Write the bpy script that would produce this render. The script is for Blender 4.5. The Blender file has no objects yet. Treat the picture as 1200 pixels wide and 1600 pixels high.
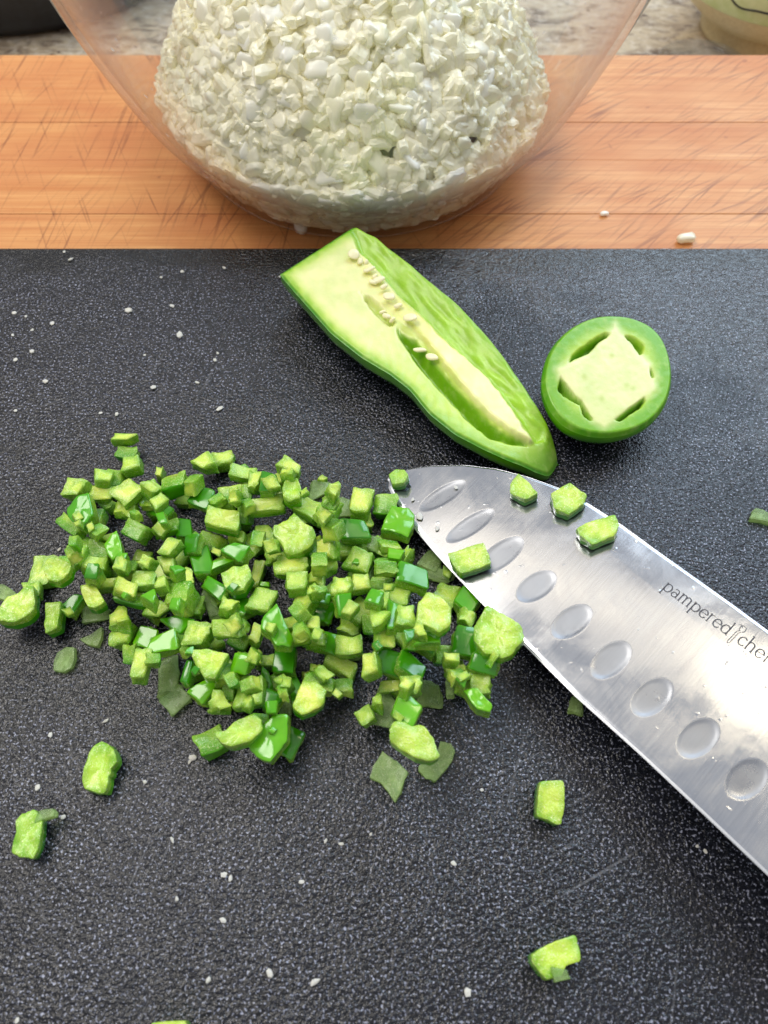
import bpy, bmesh, math, random
import numpy as np
from mathutils import Vector, Matrix, Euler, noise as mnoise

# ------------------------------------------------------------------ camera, world, lamps
S = bpy.context.scene
COL = S.collection
PITCH = math.radians(58.0)
CAM_H = 0.165
F_PX = 1202.0                       # focal length in pixels of the 1200 x 1600 photograph
cam_d = bpy.data.cameras.new('camera')
cam = bpy.data.objects.new('camera', cam_d); COL.objects.link(cam)
cam_d.sensor_fit = 'VERTICAL'; cam_d.sensor_height = 34.6; cam_d.lens = 26.0
cam_d.clip_start = 0.01; cam_d.clip_end = 50.0
cam.location = (0, 0, CAM_H)
cam.rotation_euler = (math.pi / 2 - PITCH, 0, 0)
cam_d.dof.use_dof = True; cam_d.dof.focus_distance = 0.185; cam_d.dof.aperture_fstop = 20.0
S.camera = cam

W = bpy.data.worlds.new('World'); S.world = W; W.use_nodes = True
wn = W.node_tree.nodes; wl = W.node_tree.links
bg = wn['Background']
tc = wn.new('ShaderNodeTexCoord'); sx = wn.new('ShaderNodeSeparateXYZ'); rmp = wn.new('ShaderNodeValToRGB')
wl.new(tc.outputs['Generated'], sx.inputs[0]); wl.new(sx.outputs['Z'], rmp.inputs[0])
rmp.color_ramp.elements[0].position = 0.0; rmp.color_ramp.elements[0].color = (0.50, 0.47, 0.44, 1)
rmp.color_ramp.elements[1].position = 0.75; rmp.color_ramp.elements[1].color = (0.66, 0.67, 0.70, 1)
wl.new(rmp.outputs[0], bg.inputs[0]); bg.inputs[1].default_value = 0.82

def area(name, loc, target, sx_, sy_, watts, color, roll=0.0):
    l = bpy.data.lights.new(name, 'AREA'); l.shape = 'RECTANGLE'; l.size = sx_; l.size_y = sy_
    l.energy = watts; l.color = color
    o = bpy.data.objects.new(name, l); COL.objects.link(o); o.location = loc
    q = (Vector(target) - Vector(loc)).to_track_quat('-Z', 'Y')
    o.rotation_euler = (q.to_matrix() @ Matrix.Rotation(roll, 3, 'Z')).to_euler()
    return o
# two panes of the kitchen window behind the worktop on the right
area('window_light', (0.42, 1.10, 0.95), (0.05, 0.15, 0), 0.46, 0.80, 8.0, (0.62, 0.81, 1.0))
area('window_light', (0.95, 0.95, 0.95), (0.05, 0.15, 0), 0.46, 0.80, 8.0, (0.62, 0.81, 1.0))
# broad soft fill added over the left of the worktop to brighten the onion
area('onion_fill_light', (-0.38, 0.30, 0.85), (-0.02, 0.22, 0), 0.55, 0.35, 5.6, (1.0, 0.95, 0.86))
# long warm ceiling lamp (the bright streak on the blade is its reflection)
STREAK = ((640, 805), (1290, 1075), 120.0)

S.view_settings.view_transform = 'Standard'; S.view_settings.look = 'None'
S.view_settings.exposure = 0.05; S.view_settings.gamma = 1.0
S.cycles.use_denoising = True
S.cycles.max_bounces = 24; S.cycles.diffuse_bounces = 18; S.cycles.glossy_bounces = 5; S.cycles.transparent_max_bounces = 32
S.cycles.transmission_bounces = 18; S.cycles.caustics_reflective = False; S.cycles.caustics_refractive = False
S.cycles.sample_clamp_indirect = 6.0

# ------------------------------------------------------------------ geometry of the place, as surveyed from the photo
FW = np.array([0, math.cos(PITCH), -math.sin(PITCH)]); UP = np.array([0, math.sin(PITCH), math.cos(PITCH)])
CP = np.array([0, 0, CAM_H])
def ray(x, y):
    d = FW * F_PX + np.array([1.0, 0, 0]) * (x - 600) - UP * (y - 800)
    return d / np.linalg.norm(d)
def P(x, y, z=0.0):
    d = ray(x, y); return CP + d * ((z - CAM_H) / d[2])
def PP(x, y, p0, n):
    d = ray(x, y); return CP + d * (np.dot(p0 - CP, n) / np.dot(d, n))
def px_per_m(p):
    return F_PX / np.dot(np.asarray(p) - CP, FW)
def proj(q):
    q = np.asarray(q, float) - CP; zz = q @ FW
    return 600 + F_PX * q[..., 0] / zz, 800 - F_PX * (q @ UP) / zz

def lin(r, g, b):
    f = lambda c: (c / 255 / 12.92) if c / 255 <= 0.04045 else ((c / 255 + 0.055) / 1.055) ** 2.4
    return (f(r), f(g), f(b), 1.0)

# ------------------------------------------------------------------ helpers
def link(name, me, mats=(), parent=None):
    o = bpy.data.objects.new(name, me); COL.objects.link(o)
    for m in mats:
        if m.name not in [x.name for x in me.materials if x]: me.materials.append(m)
    if parent: o.parent = parent
    return o
def tag(o, label=None, cat=None, group=None, kind=None):
    if label: o['label'] = label
    if cat: o['category'] = cat
    if group: o['group'] = group
    if kind: o['kind'] = kind
    return o
def empty(name, loc=(0, 0, 0), rz=0.0):
    o = bpy.data.objects.new(name, None); COL.objects.link(o)
    o.location = loc; o.rotation_euler = (0, 0, rz); o.empty_display_size = 0.01
    return o
def mesh_np(name, v, f, smooth=True):
    me = bpy.data.meshes.new(name)
    me.from_pydata([tuple(map(float, p)) for p in v], [], [tuple(map(int, q)) for q in f])
    me.update()
    if smooth: me.polygons.foreach_set('use_smooth', [True] * len(me.polygons))
    return me
def lathe(prof, n=96, closed=True):
    """prof: list of (r, z); closed profile -> solid ring surface"""
    v = []; f = []
    m = len(prof)
    for (r, z) in prof:
        for k in range(n):
            a = 2 * math.pi * k / n; v.append((r * math.cos(a), r * math.sin(a), z))
    for i in range(m if closed else m - 1):
        j = (i + 1) % m
        for k in range(n):
            k2 = (k + 1) % n
            f.append((i * n + k, i * n + k2, j * n + k2, j * n + k))
    return v, f
def grid_faces(nu, nv, off=0, flip=False):
    f = []
    for i in range(nu - 1):
        for j in range(nv - 1):
            a = off + i * nv + j; q = (a, a + nv, a + nv + 1, a + 1)
            f.append(q[::-1] if flip else q)
    return f
def poly_sd(px, py, poly):
    """signed distance (positive inside), in photo pixels; arrays"""
    P_ = np.array(poly, float); n = len(P_); inside = np.zeros(px.shape, bool); dmin = np.full(px.shape, 1e9)
    for i in range(n):
        x1, y1 = P_[i]; x2, y2 = P_[(i + 1) % n]
        c = ((y1 > py) != (y2 > py)) & (px < (x2 - x1) * (py - y1) / ((y2 - y1) if y2 != y1 else 1e-9) + x1)
        inside ^= c
        dx, dy = x2 - x1, y2 - y1
        t = np.clip(((px - x1) * dx + (py - y1) * dy) / (dx * dx + dy * dy + 1e-12), 0, 1)
        dmin = np.minimum(dmin, np.hypot(px - x1 - t * dx, py - y1 - t * dy))
    return np.where(inside, dmin, -dmin)
def sstep(a, b, x):
    t = np.clip((x - a) / (b - a), 0, 1); return t * t * (3 - 2 * t)
def resample(pts, n):
    p = np.array(pts, float); d = np.r_[0, np.cumsum(np.hypot(*np.diff(p, axis=0).T))]
    t = np.linspace(0, d[-1], n)
    # smooth a little: Catmull via cubic interpolation of dense linear, then box blur
    x = np.interp(t, d, p[:, 0]); y = np.interp(t, d, p[:, 1])
    return np.stack([x, y], 1)
def blur(a, k):
    for _ in range(k):
        b = a.copy(); b[1:-1] = (a[:-2] + 2 * a[1:-1] + a[2:]) / 4; a = b
    return a
def set_color(me, cols):
    ca = me.color_attributes.new('tone', 'FLOAT_COLOR', 'POINT')
    ca.data.foreach_set('color', np.asarray(cols, np.float32).ravel())

# ------------------------------------------------------------------ materials
class NT:
    def __init__(self, name):
        self.m = bpy.data.materials.new(name); self.m.use_nodes = True
        self.n = self.m.node_tree.nodes; self.l = self.m.node_tree.links
        self.b = self.n['Principled BSDF']; self.out = self.n['Material Output']
    def __call__(self, t, **kw):
        x = self.n.new('ShaderNode' + t)
        for k, v in kw.items(): setattr(x, k, v)
        return x
    def coord(self, scale=(1, 1, 1), rot=(0, 0, 0), loc=(0, 0, 0), kind='Object'):
        t = self('TexCoord'); m = self('Mapping')
        m.inputs['Scale'].default_value = scale; m.inputs['Rotation'].default_value = rot; m.inputs['Location'].default_value = loc
        self.l.new(t.outputs[kind], m.inputs[0]); return m.outputs[0]
    def noise(self, vec, scale=1.0, detail=2.0, rough=0.5, dist=0.0):
        x = self('TexNoise'); x.inputs['Scale'].default_value = scale; x.inputs['Detail'].default_value = detail
        x.inputs['Roughness'].default_value = rough; x.inputs['Distortion'].default_value = dist
        if vec is not None: self.l.new(vec, x.inputs['Vector'])
        return x.outputs['Fac']
    def ramp(self, fac, stops, interp='LINEAR'):
        x = self('ValToRGB'); x.color_ramp.interpolation = interp
        e = x.color_ramp.elements
        while len(e) < len(stops): e.new(0.5)
        for i, (p, c) in enumerate(stops):
            e[i].position = p; e[i].color = c if not isinstance(c, (int, float)) else (c, c, c, 1)
        self.l.new(fac, x.inputs[0]); return x.outputs[0]
    def mix(self, fac, a, b, mode='MIX'):
        x = self('Mix', data_type='RGBA', blend_type=mode)
        for s, v in ((0, fac), (6, a), (7, b)):
            if isinstance(v, (int, float)): x.inputs[s].default_value = v
            elif isinstance(v, tuple): x.inputs[s].default_value = v
            else: self.l.new(v, x.inputs[s])
        return x.outputs[2]
    def math(self, op, a, b=None, clamp=False):
        x = self('Math', operation=op, use_clamp=clamp)
        for i, v in enumerate((a, b)):
            if v is None: continue
            if isinstance(v, (int, float)): x.inputs[i].default_value = v
            else: self.l.new(v, x.inputs[i])
        return x.outputs[0]
    def bump(self, h, strength=0.3, dist=0.001, normal=None):
        x = self('Bump'); x.inputs['Strength'].default_value = strength; x.inputs['Distance'].default_value = dist
        self.l.new(h, x.inputs['Height'])
        if normal is not None: self.l.new(normal, x.inputs['Normal'])
        return x.outputs[0]
    def set(self, **kw):
        for k, v in kw.items():
            s = self.b.inputs[k.replace('_', ' ')]
            if hasattr(v, 'is_linked') or isinstance(v, bpy.types.NodeSocket): self.l.new(v, s)
            else: s.default_value = v

# --- dark composite board
M = NT('slate_board')
c = M.coord()
big = M.noise(c, 22, 3, 0.6)
fine = M.noise(c, 1200, 2, 0.55)
fine2 = M.noise(c, 700, 3, 0.65)
med = M.noise(c, 190, 4, 0.6)
spk = M.ramp(M.noise(M.coord(loc=(1, 2, 3)), 1700, 2, 0.6), [(0.585, 0.0), (0.66, 1.0)])
base = M.mix(M.ramp(big, [(0.35, 0.0), (0.65, 1.0)]), lin(9, 10, 15), lin(20, 21, 28))
base = M.mix(M.math('MULTIPLY', M.ramp(fine2, [(0.45, 0.0), (0.66, 1.0)]), 0.55), base, lin(35, 37, 48))
base = M.mix(M.math('MULTIPLY', spk, M.ramp(M.noise(M.coord(loc=(8, 1, 0)), 60, 4, 0.6), [(0.3, 0.45), (0.7, 1.0)])), base, lin(165, 168, 188))
# fine pale knife scratches
def scratches(M, ang, sc=(900, 22), th=(0.70, 0.76), mask=30, loc=(0, 0, 0), dist=0.35):
    v = M.coord(scale=(sc[0], sc[1], 1), rot=(0, 0, 0), loc=loc)
    t = M('TexCoord'); r = M('Mapping'); r.inputs['Rotation'].default_value = (0, 0, math.radians(ang)); M.l.new(t.outputs['Object'], r.inputs[0])
    m = M('Mapping'); m.inputs['Scale'].default_value = (sc[0], sc[1], 1); m.inputs['Location'].default_value = loc; M.l.new(r.outputs[0], m.inputs[0])
    n = M.noise(m.outputs[0], 1.0, 1.0, 0.4, dist)
    k = M.ramp(n, [(th[0], 0.0), (th[1], 1.0)])
    mk = M.ramp(M.noise(M.coord(loc=(loc[0] + 3, 2, 1)), mask, 2), [(0.42, 0.0), (0.62, 1.0)])
    return M.math('MULTIPLY', k, mk)
sc1 = scratches(M, 18, (1100, 28), (0.69, 0.75), 26, (1, 5, 0)); sc2 = scratches(M, 63, (1000, 25), (0.70, 0.76), 24, (7, 2, 0))
scr = M.math('ADD', sc1, sc2, True)
base = M.mix(M.math('MULTIPLY', scr, 0.35), base, lin(120, 120, 125))
hgt = M.math('ADD', M.math('MULTIPLY', fine, 0.9), M.math('ADD', M.math('MULTIPLY', fine2, 0.3), M.math('MULTIPLY', med, 0.7)))
bmp_h = hgt
rough = M.ramp(M.noise(M.coord(loc=(4, 4, 0)), 35, 3), [(0.35, 0.10), (0.65, 0.22)])
# juice left on the board round the diced chilli
wc = M.coord(loc=(0.045 / 0.075, -0.088 / 0.05, 0), scale=(1 / 0.075, 1 / 0.05, 1)); ln_ = M('VectorMath', operation='LENGTH'); M.l.new(wc, ln_.inputs[0])
wetm = M.ramp(M.math('ADD', ln_.outputs['Value'], M.math('MULTIPLY', M.math('SUBTRACT', M.noise(c, 90, 4, 0.6), 0.5), 1.6)), [(0.75, 1.0), (1.0, 0.0)])
rough = M.math('MULTIPLY', rough, M.math('SUBTRACT', 1.0, M.math('MULTIPLY', wetm, 0.6)))
base = M.mix(M.math('MULTIPLY', wetm, 0.45), base, lin(12, 13, 12))
sxy = M('SeparateXYZ'); M.l.new(c, sxy.inputs[0])
# worn, stained strip along the far edge
edge_d = M.math('ADD', M.math('MULTIPLY', M.math('SUBTRACT', float(P(600, 386)[1]), sxy.outputs['Y']), 60.0), M.math('MULTIPLY', M.math('SUBTRACT', M.noise(M.coord(scale=(30, 90, 1)), 1.0, 5, 0.65), 0.5), 2.6))
stain_ = M.ramp(edge_d, [(0.35, 0.85), (0.85, 0.0)])
base = M.mix(stain_, base, lin(10, 11, 14))
# damp film over the far right part of the board
film_ = M.math('ADD', M.math('MULTIPLY', sxy.outputs['X'], 9.0), M.math('ADD', M.math('MULTIPLY', M.math('SUBTRACT', sxy.outputs['Y'], 0.15), 14.0), M.math('MULTIPLY', M.math('SUBTRACT', M.noise(c, 45, 5, 0.65), 0.5), 2.2)))
filmm = M.ramp(film_, [(0.55, 0.0), (1.0, 1.0)])
rough = M.math('MULTIPLY', rough, M.math('SUBTRACT', 1.0, M.math('MULTIPLY', filmm, 0.45)))
wav = M.math('MULTIPLY', M.math('MULTIPLY', M.noise(M.coord(scale=(1, 1.6, 1), rot=(0, 0, 0.6)), 420, 3, 0.6, 0.6), filmm), 1.3)
bmp = M.bump(M.math('ADD', bmp_h, wav), 1.0, 0.00045)
M.set(Base_Color=base, Roughness=rough, Normal=bmp); M.b.inputs['Specular IOR Level'].default_value = 0.42
M.set(Coat_Weight=M.math('MULTIPLY', filmm, 0.75), Coat_Roughness=0.06, Coat_Normal=M.bump(M.math('ADD', wav, M.math('MULTIPLY', M.noise(c, 640, 2, 0.5), 1.6)), 0.9, 0.0006))
m_board = M.m

# --- maple planks
M = NT('maple_wood')
info = M('ObjectInfo')
off = M('CombineXYZ'); M.l.new(M.math('MULTIPLY', info.outputs['Random'], 7.0), off.inputs[0]); M.l.new(M.math('MULTIPLY', info.outputs['Random'], 3.0), off.inputs[1])
t = M('TexCoord'); ad = M('VectorMath', operation='ADD'); M.l.new(t.outputs['Object'], ad.inputs[0]); M.l.new(off.outputs[0], ad.inputs[1])
def mapped(sc, rot=0.0):
    a = M('Mapping'); a.inputs['Rotation'].default_value = (0, 0, math.radians(rot)); M.l.new(ad.outputs[0], a.inputs[0])
    b = M('Mapping'); b.inputs['Scale'].default_value = sc; M.l.new(a.outputs[0], b.inputs[0]); return b.outputs[0]
g1 = M.noise(mapped((12, 420, 60)), 1.0, 4, 0.6, 0.6)
g2 = M.noise(mapped((25, 1500, 60)), 1.0, 3, 0.6, 0.2)
g3 = M.noise(mapped((18, 30, 20)), 1.0, 3, 0.55, 0.5)
col = M.mix(M.ramp(g1, [(0.3, 0.0), (0.7, 1.0)]), lin(196, 126, 70), lin(222, 164, 104))
col = M.mix(M.ramp(g3, [(0.38, 0.0), (0.66, 0.85)]), col, lin(194, 122, 72))
col = M.mix(M.math('MULTIPLY', M.ramp(g2, [(0.5, 0.0), (0.75, 1.0)]), 0.35), col, lin(160, 92, 50))
tint = M.ramp(info.outputs['Random'], [(0.0, lin(226, 216, 208)), (0.5, lin(250, 246, 240)), (1.0, lin(255, 255, 250))])
col = M.mix(1.0, col, tint, 'MULTIPLY')
t2 = M('TexCoord'); sx2 = M('SeparateXYZ')
geo = M('NewGeometry'); M.l.new(geo.outputs['Position'], sx2.inputs[0])
rightness = M.ramp(M.math('ADD', M.math('MULTIPLY', sx2.outputs['X'], 6.0), 0.5), [(0.35, 0.0), (0.75, 1.0)])
def wscr(rot, sc, th, loc):
    a = M('Mapping'); a.inputs['Rotation'].default_value = (0, 0, math.radians(rot)); M.l.new(geo.outputs['Position'], a.inputs[0])
    b = M('Mapping'); b.inputs['Scale'].default_value = sc; b.inputs['Location'].default_value = loc; M.l.new(a.outputs[0], b.inputs[0])
    return M.ramp(M.noise(b.outputs[0], 1.0, 1.5, 0.5, 0.25), [(th[0], 0.0), (th[1], 1.0)])
vs = M.math('ADD', M.math('ADD', wscr(4, (760, 20, 1), (0.60, 0.72), (3, 1, 0)), wscr(-24, (820, 22, 1), (0.62, 0.73), (8, 4, 0))), wscr(20, (780, 18, 1), (0.64, 0.74), (1, 9, 0)), True)
ds = M.math('ADD', M.math('ADD', wscr(52, (700, 26, 1), (0.56, 0.70), (5, 2, 0)), wscr(40, (860, 28, 1), (0.58, 0.71), (2, 7, 0))), wscr(64, (760, 22, 1), (0.62, 0.73), (6, 6, 0)), True)
cuts = M.mix(rightness, vs, ds)
mk = M.ramp(M.noise(geo.outputs['Position'], 38, 2), [(0.35, 0.15), (0.6, 1.0)])
cutm = M.math('MULTIPLY', cuts, mk)
col = M.mix(M.math('MULTIPLY', cutm, 0.6), col, lin(112, 58, 34))
stain = M.ramp(M.noise(geo.outputs['Position'], 150, 2, 0.4), [(0.72, 0.0), (0.79, 1.0)])
col = M.mix(M.math('MULTIPLY', stain, 0.5), col, lin(125, 62, 38))
b1 = M.bump(cutm, -0.5, 0.0004); b2 = M.bump(g2, 0.25, 0.0003, b1)
M.set(Base_Color=col, Roughness=M.ramp(g3, [(0.3, 0.45), (0.7, 0.6)]), Normal=b2)
m_maple = M.m

# --- granite worktop
M = NT('granite')
c = M.coord()
n1 = M.noise(M.coord(scale=(40, 90, 40), rot=(0, 0, 0.25)), 1.0, 6, 0.65, 1.2)
n2 = M.noise(c, 260, 4, 0.6)
col = M.ramp(n1, [(0.30, lin(74, 58, 50)), (0.42, lin(150, 134, 116)), (0.55, lin(200, 184, 158)), (0.72, lin(150, 140, 132))])
col = M.mix(M.ramp(n2, [(0.5, 0.0), (0.7, 0.6)]), col, lin(225, 215, 200))
dk = M.ramp(M.noise(M.coord(scale=(60, 130, 60), loc=(2, 1, 4), rot=(0, 0, 0.2)), 1.0, 3, 0.6, 0.8), [(0.64, 0.0), (0.70, 1.0)])
col = M.mix(dk, col, lin(62, 34, 28))
M.set(Base_Color=col, Roughness=0.12)
m_granite = M.m

# --- glass (clear soda-lime bowl; light diffuse film paints in smudges and milky reflections)
def glass_mat(name, film=0.05, tint=(0.997, 0.997, 0.997, 1)):
    M = NT(name); M.n.remove(M.b)
    lw = M('LayerWeight'); lw.inputs[0].default_value = 0.25
    tcol = M.ramp(lw.outputs['Facing'], [(0.0, tint), (0.75, (0.985, 0.986, 0.985, 1)), (0.92, (0.91, 0.935, 0.93, 1)), (1.0, (0.42, 0.53, 0.53, 1))])
    tr = M('BsdfTransparent'); M.l.new(tcol, tr.inputs[0])
    gl = M('BsdfGlossy'); gl.inputs['Roughness'].default_value = 0.025
    lf_ = M('LayerWeight'); lf_.inputs[0].default_value = 0.5
    fr = M.math('ADD', M.math('MULTIPLY', M.math('POWER', lf_.outputs['Facing'], 4.3), 0.9), 0.025, True)
    a = M('MixShader'); M.l.new(fr, a.inputs[0]); M.l.new(tr.outputs[0], a.inputs[1]); M.l.new(gl.outputs[0], a.inputs[2])
    df = M('BsdfDiffuse'); df.inputs[0].default_value = (0.85, 0.85, 0.85, 1)
    tl = M('BsdfTranslucent'); tl.inputs[0].default_value = (0.85, 0.85, 0.85, 1)
    d2 = M('MixShader'); d2.inputs[0].default_value = 0.5; M.l.new(df.outputs[0], d2.inputs[1]); M.l.new(tl.outputs[0], d2.inputs[2])
    nz = M.ramp(M.noise(M.coord(), 28, 4, 0.6), [(0.3, film * 0.4), (0.7, film * 1.6)])
    sp = M.ramp(M.noise(M.coord(loc=(3, 3, 3)), 420, 1, 0.3), [(0.77, 0.0), (0.80, 0.35)])
    fac = M.math('ADD', nz, sp, True)
    b = M('MixShader'); M.l.new(fac, b.inputs[0]); M.l.new(a.outputs[0], b.inputs[1]); M.l.new(d2.outputs[0], b.inputs[2])
    M.l.new(b.outputs[0], M.out.inputs[0])
    return M.m
m_glass = glass_mat('bowl_glass', 0.018)

# --- onion
M = NT('onion')
info = M('ObjectInfo')
nz = M.noise(M.coord(), 180, 3, 0.5)
veins = M.noise(M.coord(scale=(900, 120, 120)), 1.0, 2, 0.5)
at = M('Attribute', attribute_name='tone'); 
col = M.ramp(info.outputs['Random'], [(0.0, lin(254, 252, 232)), (0.35, lin(255, 253, 243)), (0.7, lin(255, 255, 252)), (1.0, lin(254, 252, 236))])
col = M.mix(M.ramp(nz, [(0.35, 0.0), (0.7, 0.3)]), col, lin(253, 250, 230))
col = M.mix(M.ramp(veins, [(0.5, 0.0), (0.7, 0.25)]), col, lin(246, 246, 240))
M.set(Base_Color=col, Roughness=0.25, Normal=M.bump(veins, 0.12, 0.0002))
M.b.inputs['Subsurface Weight'].default_value = 0.15; M.b.inputs['Subsurface Radius'].default_value = (1.0, 1.0, 0.9); M.b.inputs['Subsurface Scale'].default_value = 0.002; M.b.inputs['Coat Weight'].default_value = 0.4; M.b.inputs['Coat Roughness'].default_value = 0.1
M.b.inputs['Subsurface Weight'].default_value = 0.0
tl_ = M('BsdfTranslucent'); M.l.new(col, tl_.inputs[0]); mx_ = M('MixShader'); mx_.inputs[0].default_value = 0.35
M.l.new(M.b.outputs[0], mx_.inputs[1]); M.l.new(tl_.outputs[0], mx_.inputs[2]); M.l.new(mx_.outputs[0], M.out.inputs[0])
m_onion = M.m

# --- chilli flesh of the cut dice: green under the skin, paler inwards (local z runs through the wall)
def dice_flesh(name, wet=False):
    M = NT(name)
    info = M('ObjectInfo')
    sp = M('SeparateXYZ'); t = M('TexCoord'); M.l.new(t.outputs['Object'], sp.inputs[0])
    off = M('CombineXYZ'); M.l.new(M.math('MULTIPLY', info.outputs['Random'], 9.0), off.inputs[0])
    ad = M('VectorMath', operation='ADD'); M.l.new(t.outputs['Object'], ad.inputs[0]); M.l.new(off.outputs[0], ad.inputs[1])
    n1 = M.noise(ad.outputs[0], 1.6, 3, 0.6); n2 = M.noise(ad.outputs[0], 9.0, 3, 0.6)
    z = M.math('ADD', sp.outputs['Z'], M.math('MULTIPLY', M.math('SUBTRACT', n1, 0.5), 1.1))
    # unit dice: z in -0.5 .. 0.5
    col = M.ramp(M.math('ADD', z, 0.5), [(0.0, lin(214, 232, 116)), (0.36, lin(178, 216, 66)), (0.70, lin(118, 184, 20)), (0.97, lin(54, 138, 6))])
    tint = M.ramp(info.outputs['Random'], [(0.0, lin(200, 232, 190)), (0.3, lin(255, 255, 225)), (0.7, lin(228, 250, 190)), (1.0, lin(255, 255, 240))])
    col = M.mix(1.0, col, tint, 'MULTIPLY')
    ax = M.math('ABSOLUTE', sp.outputs['X']); ay = M.math('ABSOLUTE', sp.outputs['Y'])
    ed_ = M.math('ADD', M.math('MAXIMUM', ax, ay), M.math('MULTIPLY', M.math('SUBTRACT', n1, 0.5), 0.5))
    col = M.mix(M.ramp(ed_, [(0.20, 0.0), (0.50, 0.72)]), col, lin(96, 164, 14))
    col = M.mix(M.ramp(n2, [(0.55, 0.0), (0.75, 0.5)]), col, lin(228, 240, 170))
    n3 = M.noise(ad.outputs[0], 26.0, 2, 0.5)
    col = M.mix(M.ramp(n3, [(0.58, 0.0), (0.70, 0.75)]), col, lin(240, 246, 210))
    deep = M.ramp(info.outputs['Random'], [(0.5, 0.0), (0.95, 0.35)])
    col = M.mix(M.math('MULTIPLY', deep, M.ramp(n1, [(0.35, 1.0), (0.6, 0.3)])), col, lin(80, 150, 8))
    col = M.mix(1.0, col, lin(255, 250, 226), 'MULTIPLY')
    M.set(Base_Color=col, Roughness=M.ramp(n1, [(0.3, 0.14), (0.7, 0.36)]), Normal=M.bump(M.math('ADD', n2, M.math('MULTIPLY', n3, 0.5)), 0.6, 0.00035))
    M.b.inputs['Subsurface Weight'].default_value = 0.35; M.b.inputs['Subsurface Radius'].default_value = (0.7, 1.0, 0.15); M.b.inputs['Subsurface Scale'].default_value = 0.002
    M.b.inputs['Coat Weight'].default_value = 0.3; M.b.inputs['Coat Roughness'].default_value = 0.12
    if wet:
        wc_ = M.mix(0.6, col, lin(178, 196, 140)); M.set(Base_Color=wc_)
        M.b.inputs['Subsurface Weight'].default_value = 0.0
        tr = M('BsdfTransparent'); tr.inputs[0].default_value = (0.80, 0.90, 0.66, 1)
        mx = M('MixShader'); M.l.new(M.ramp(n1, [(0.3, 0.35), (0.7, 0.72)]), mx.inputs[0])
        M.l.new(M.b.outputs[0], mx.inputs[1]); M.l.new(tr.outputs[0], mx.inputs[2]); M.l.new(mx.outputs[0], M.out.inputs[0])
    return M.m
m_flesh = dice_flesh('chilli_flesh'); m_wet = dice_flesh('chilli_translucent', True)

M = NT('chilli_skin')
info = M('ObjectInfo')
n1 = M.noise(M.coord(), 2.0, 3, 0.5)
col = M.ramp(M.math('ADD', M.math('MULTIPLY', info.outputs['Random'], 0.7), M.math('MULTIPLY', n1, 0.4)), [(0.1, lin(44, 124, 8)), (0.5, lin(76, 158, 10)), (0.9, lin(112, 184, 16))])
M.set(Base_Color=col, Roughness=0.16); M.b.inputs['Coat Weight'].default_value = 0.3; M.b.inputs['Coat Roughness'].default_value = 0.1
M.b.inputs['Subsurface Weight'].default_value = 0.15; M.b.inputs['Subsurface Radius'].default_value = (0.4, 1.0, 0.1); M.b.inputs['Subsurface Scale'].default_value = 0.002
m_skin = M.m

# --- big cut chilli: colour from the 'tone' attribute
M = NT('chilli_cut_face')
at = M('Attribute', attribute_name='tone')
n1 = M.noise(M.coord(), 420, 4, 0.6); n2 = M.noise(M.coord(), 1500, 3, 0.6); n3 = M.noise(M.coord(), 130, 3, 0.5)
col = M.mix(M.ramp(n3, [(0.38, 0.0), (0.68, 0.3)]), at.outputs['Color'], lin(140, 190, 40))
col = M.mix(M.ramp(n1, [(0.5, 0.0), (0.72, 0.18)]), col, lin(232, 240, 180))
col = M.mix(1.0, col, lin(255, 250, 226), 'MULTIPLY')
M.set(Base_Color=col, Roughness=M.ramp(n1, [(0.3, 0.28), (0.7, 0.48)]), Normal=M.bump(M.math('ADD', M.math('MULTIPLY', n1, 0.5), n2), 0.25, 0.00015))
M.b.inputs['Subsurface Weight'].default_value = 0.2; M.b.inputs['Subsurface Radius'].default_value = (0.7, 1.0, 0.2); M.b.inputs['Subsurface Scale'].default_value = 0.0015
M.b.inputs['Coat Weight'].default_value = 0.2; M.b.inputs['Coat Roughness'].default_value = 0.2
m_cut = M.m
M = NT('chilli_outer_skin')
n1 = M.noise(M.coord(scale=(1, 1, 1)), 60, 3, 0.5); n2 = M.noise(M.coord(), 900, 2, 0.5)
col = M.ramp(n1, [(0.3, lin(56, 126, 6)), (0.7, lin(94, 164, 12))])
M.set(Base_Color=col, Roughness=0.24, Normal=M.bump(n2, 0.08, 0.0003)); M.b.inputs['Coat Weight'].default_value = 0.35; M.b.inputs['Coat Roughness'].default_value = 0.12
M.b.inputs['Subsurface Weight'].default_value = 0.2; M.b.inputs['Subsurface Radius'].default_value = (0.4, 1.0, 0.1); M.b.inputs['Subsurface Scale'].default_value = 0.003
m_skin_big = M.m
def simple(name, rgb, rough=0.4, sss=0.0, metal=0.0, nscale=None, rgb2=None, coat=0.0, bump=0.0):
    M = NT(name); c = lin(*rgb)
    if rgb2:
        n = M.noise(M.coord(), nscale or 200, 3, 0.55); c = M.ramp(n, [(0.35, lin(*rgb)), (0.65, lin(*rgb2))])
        if bump: M.set(Normal=M.bump(n, bump, 0.0005))
    M.set(Base_Color=c, Roughness=rough, Metallic=metal)
    M.b.inputs['Coat Weight'].default_value = coat; M.b.inputs['Coat Roughness'].default_value = 0.08
    if sss:
        M.b.inputs['Subsurface Weight'].default_value = sss; M.b.inputs['Subsurface Scale'].default_value = 0.001; M.b.inputs['Subsurface Radius'].default_value = (1, .9, .5)
    return M.m
m_seed = simple('seed', (236, 226, 170), 0.35, 0.2, nscale=900, rgb2=(246, 240, 205))
m_crumb = simple('crumb', (168, 165, 158), 0.5, 0.2, nscale=900, rgb2=(226, 223, 214))
m_ink = simple('etched_ink', (62, 60, 66), 0.5)
m_pan = simple('black_iron', (14, 15, 20), 0.45, nscale=300, rgb2=(26, 28, 36), bump=0.3)
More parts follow.
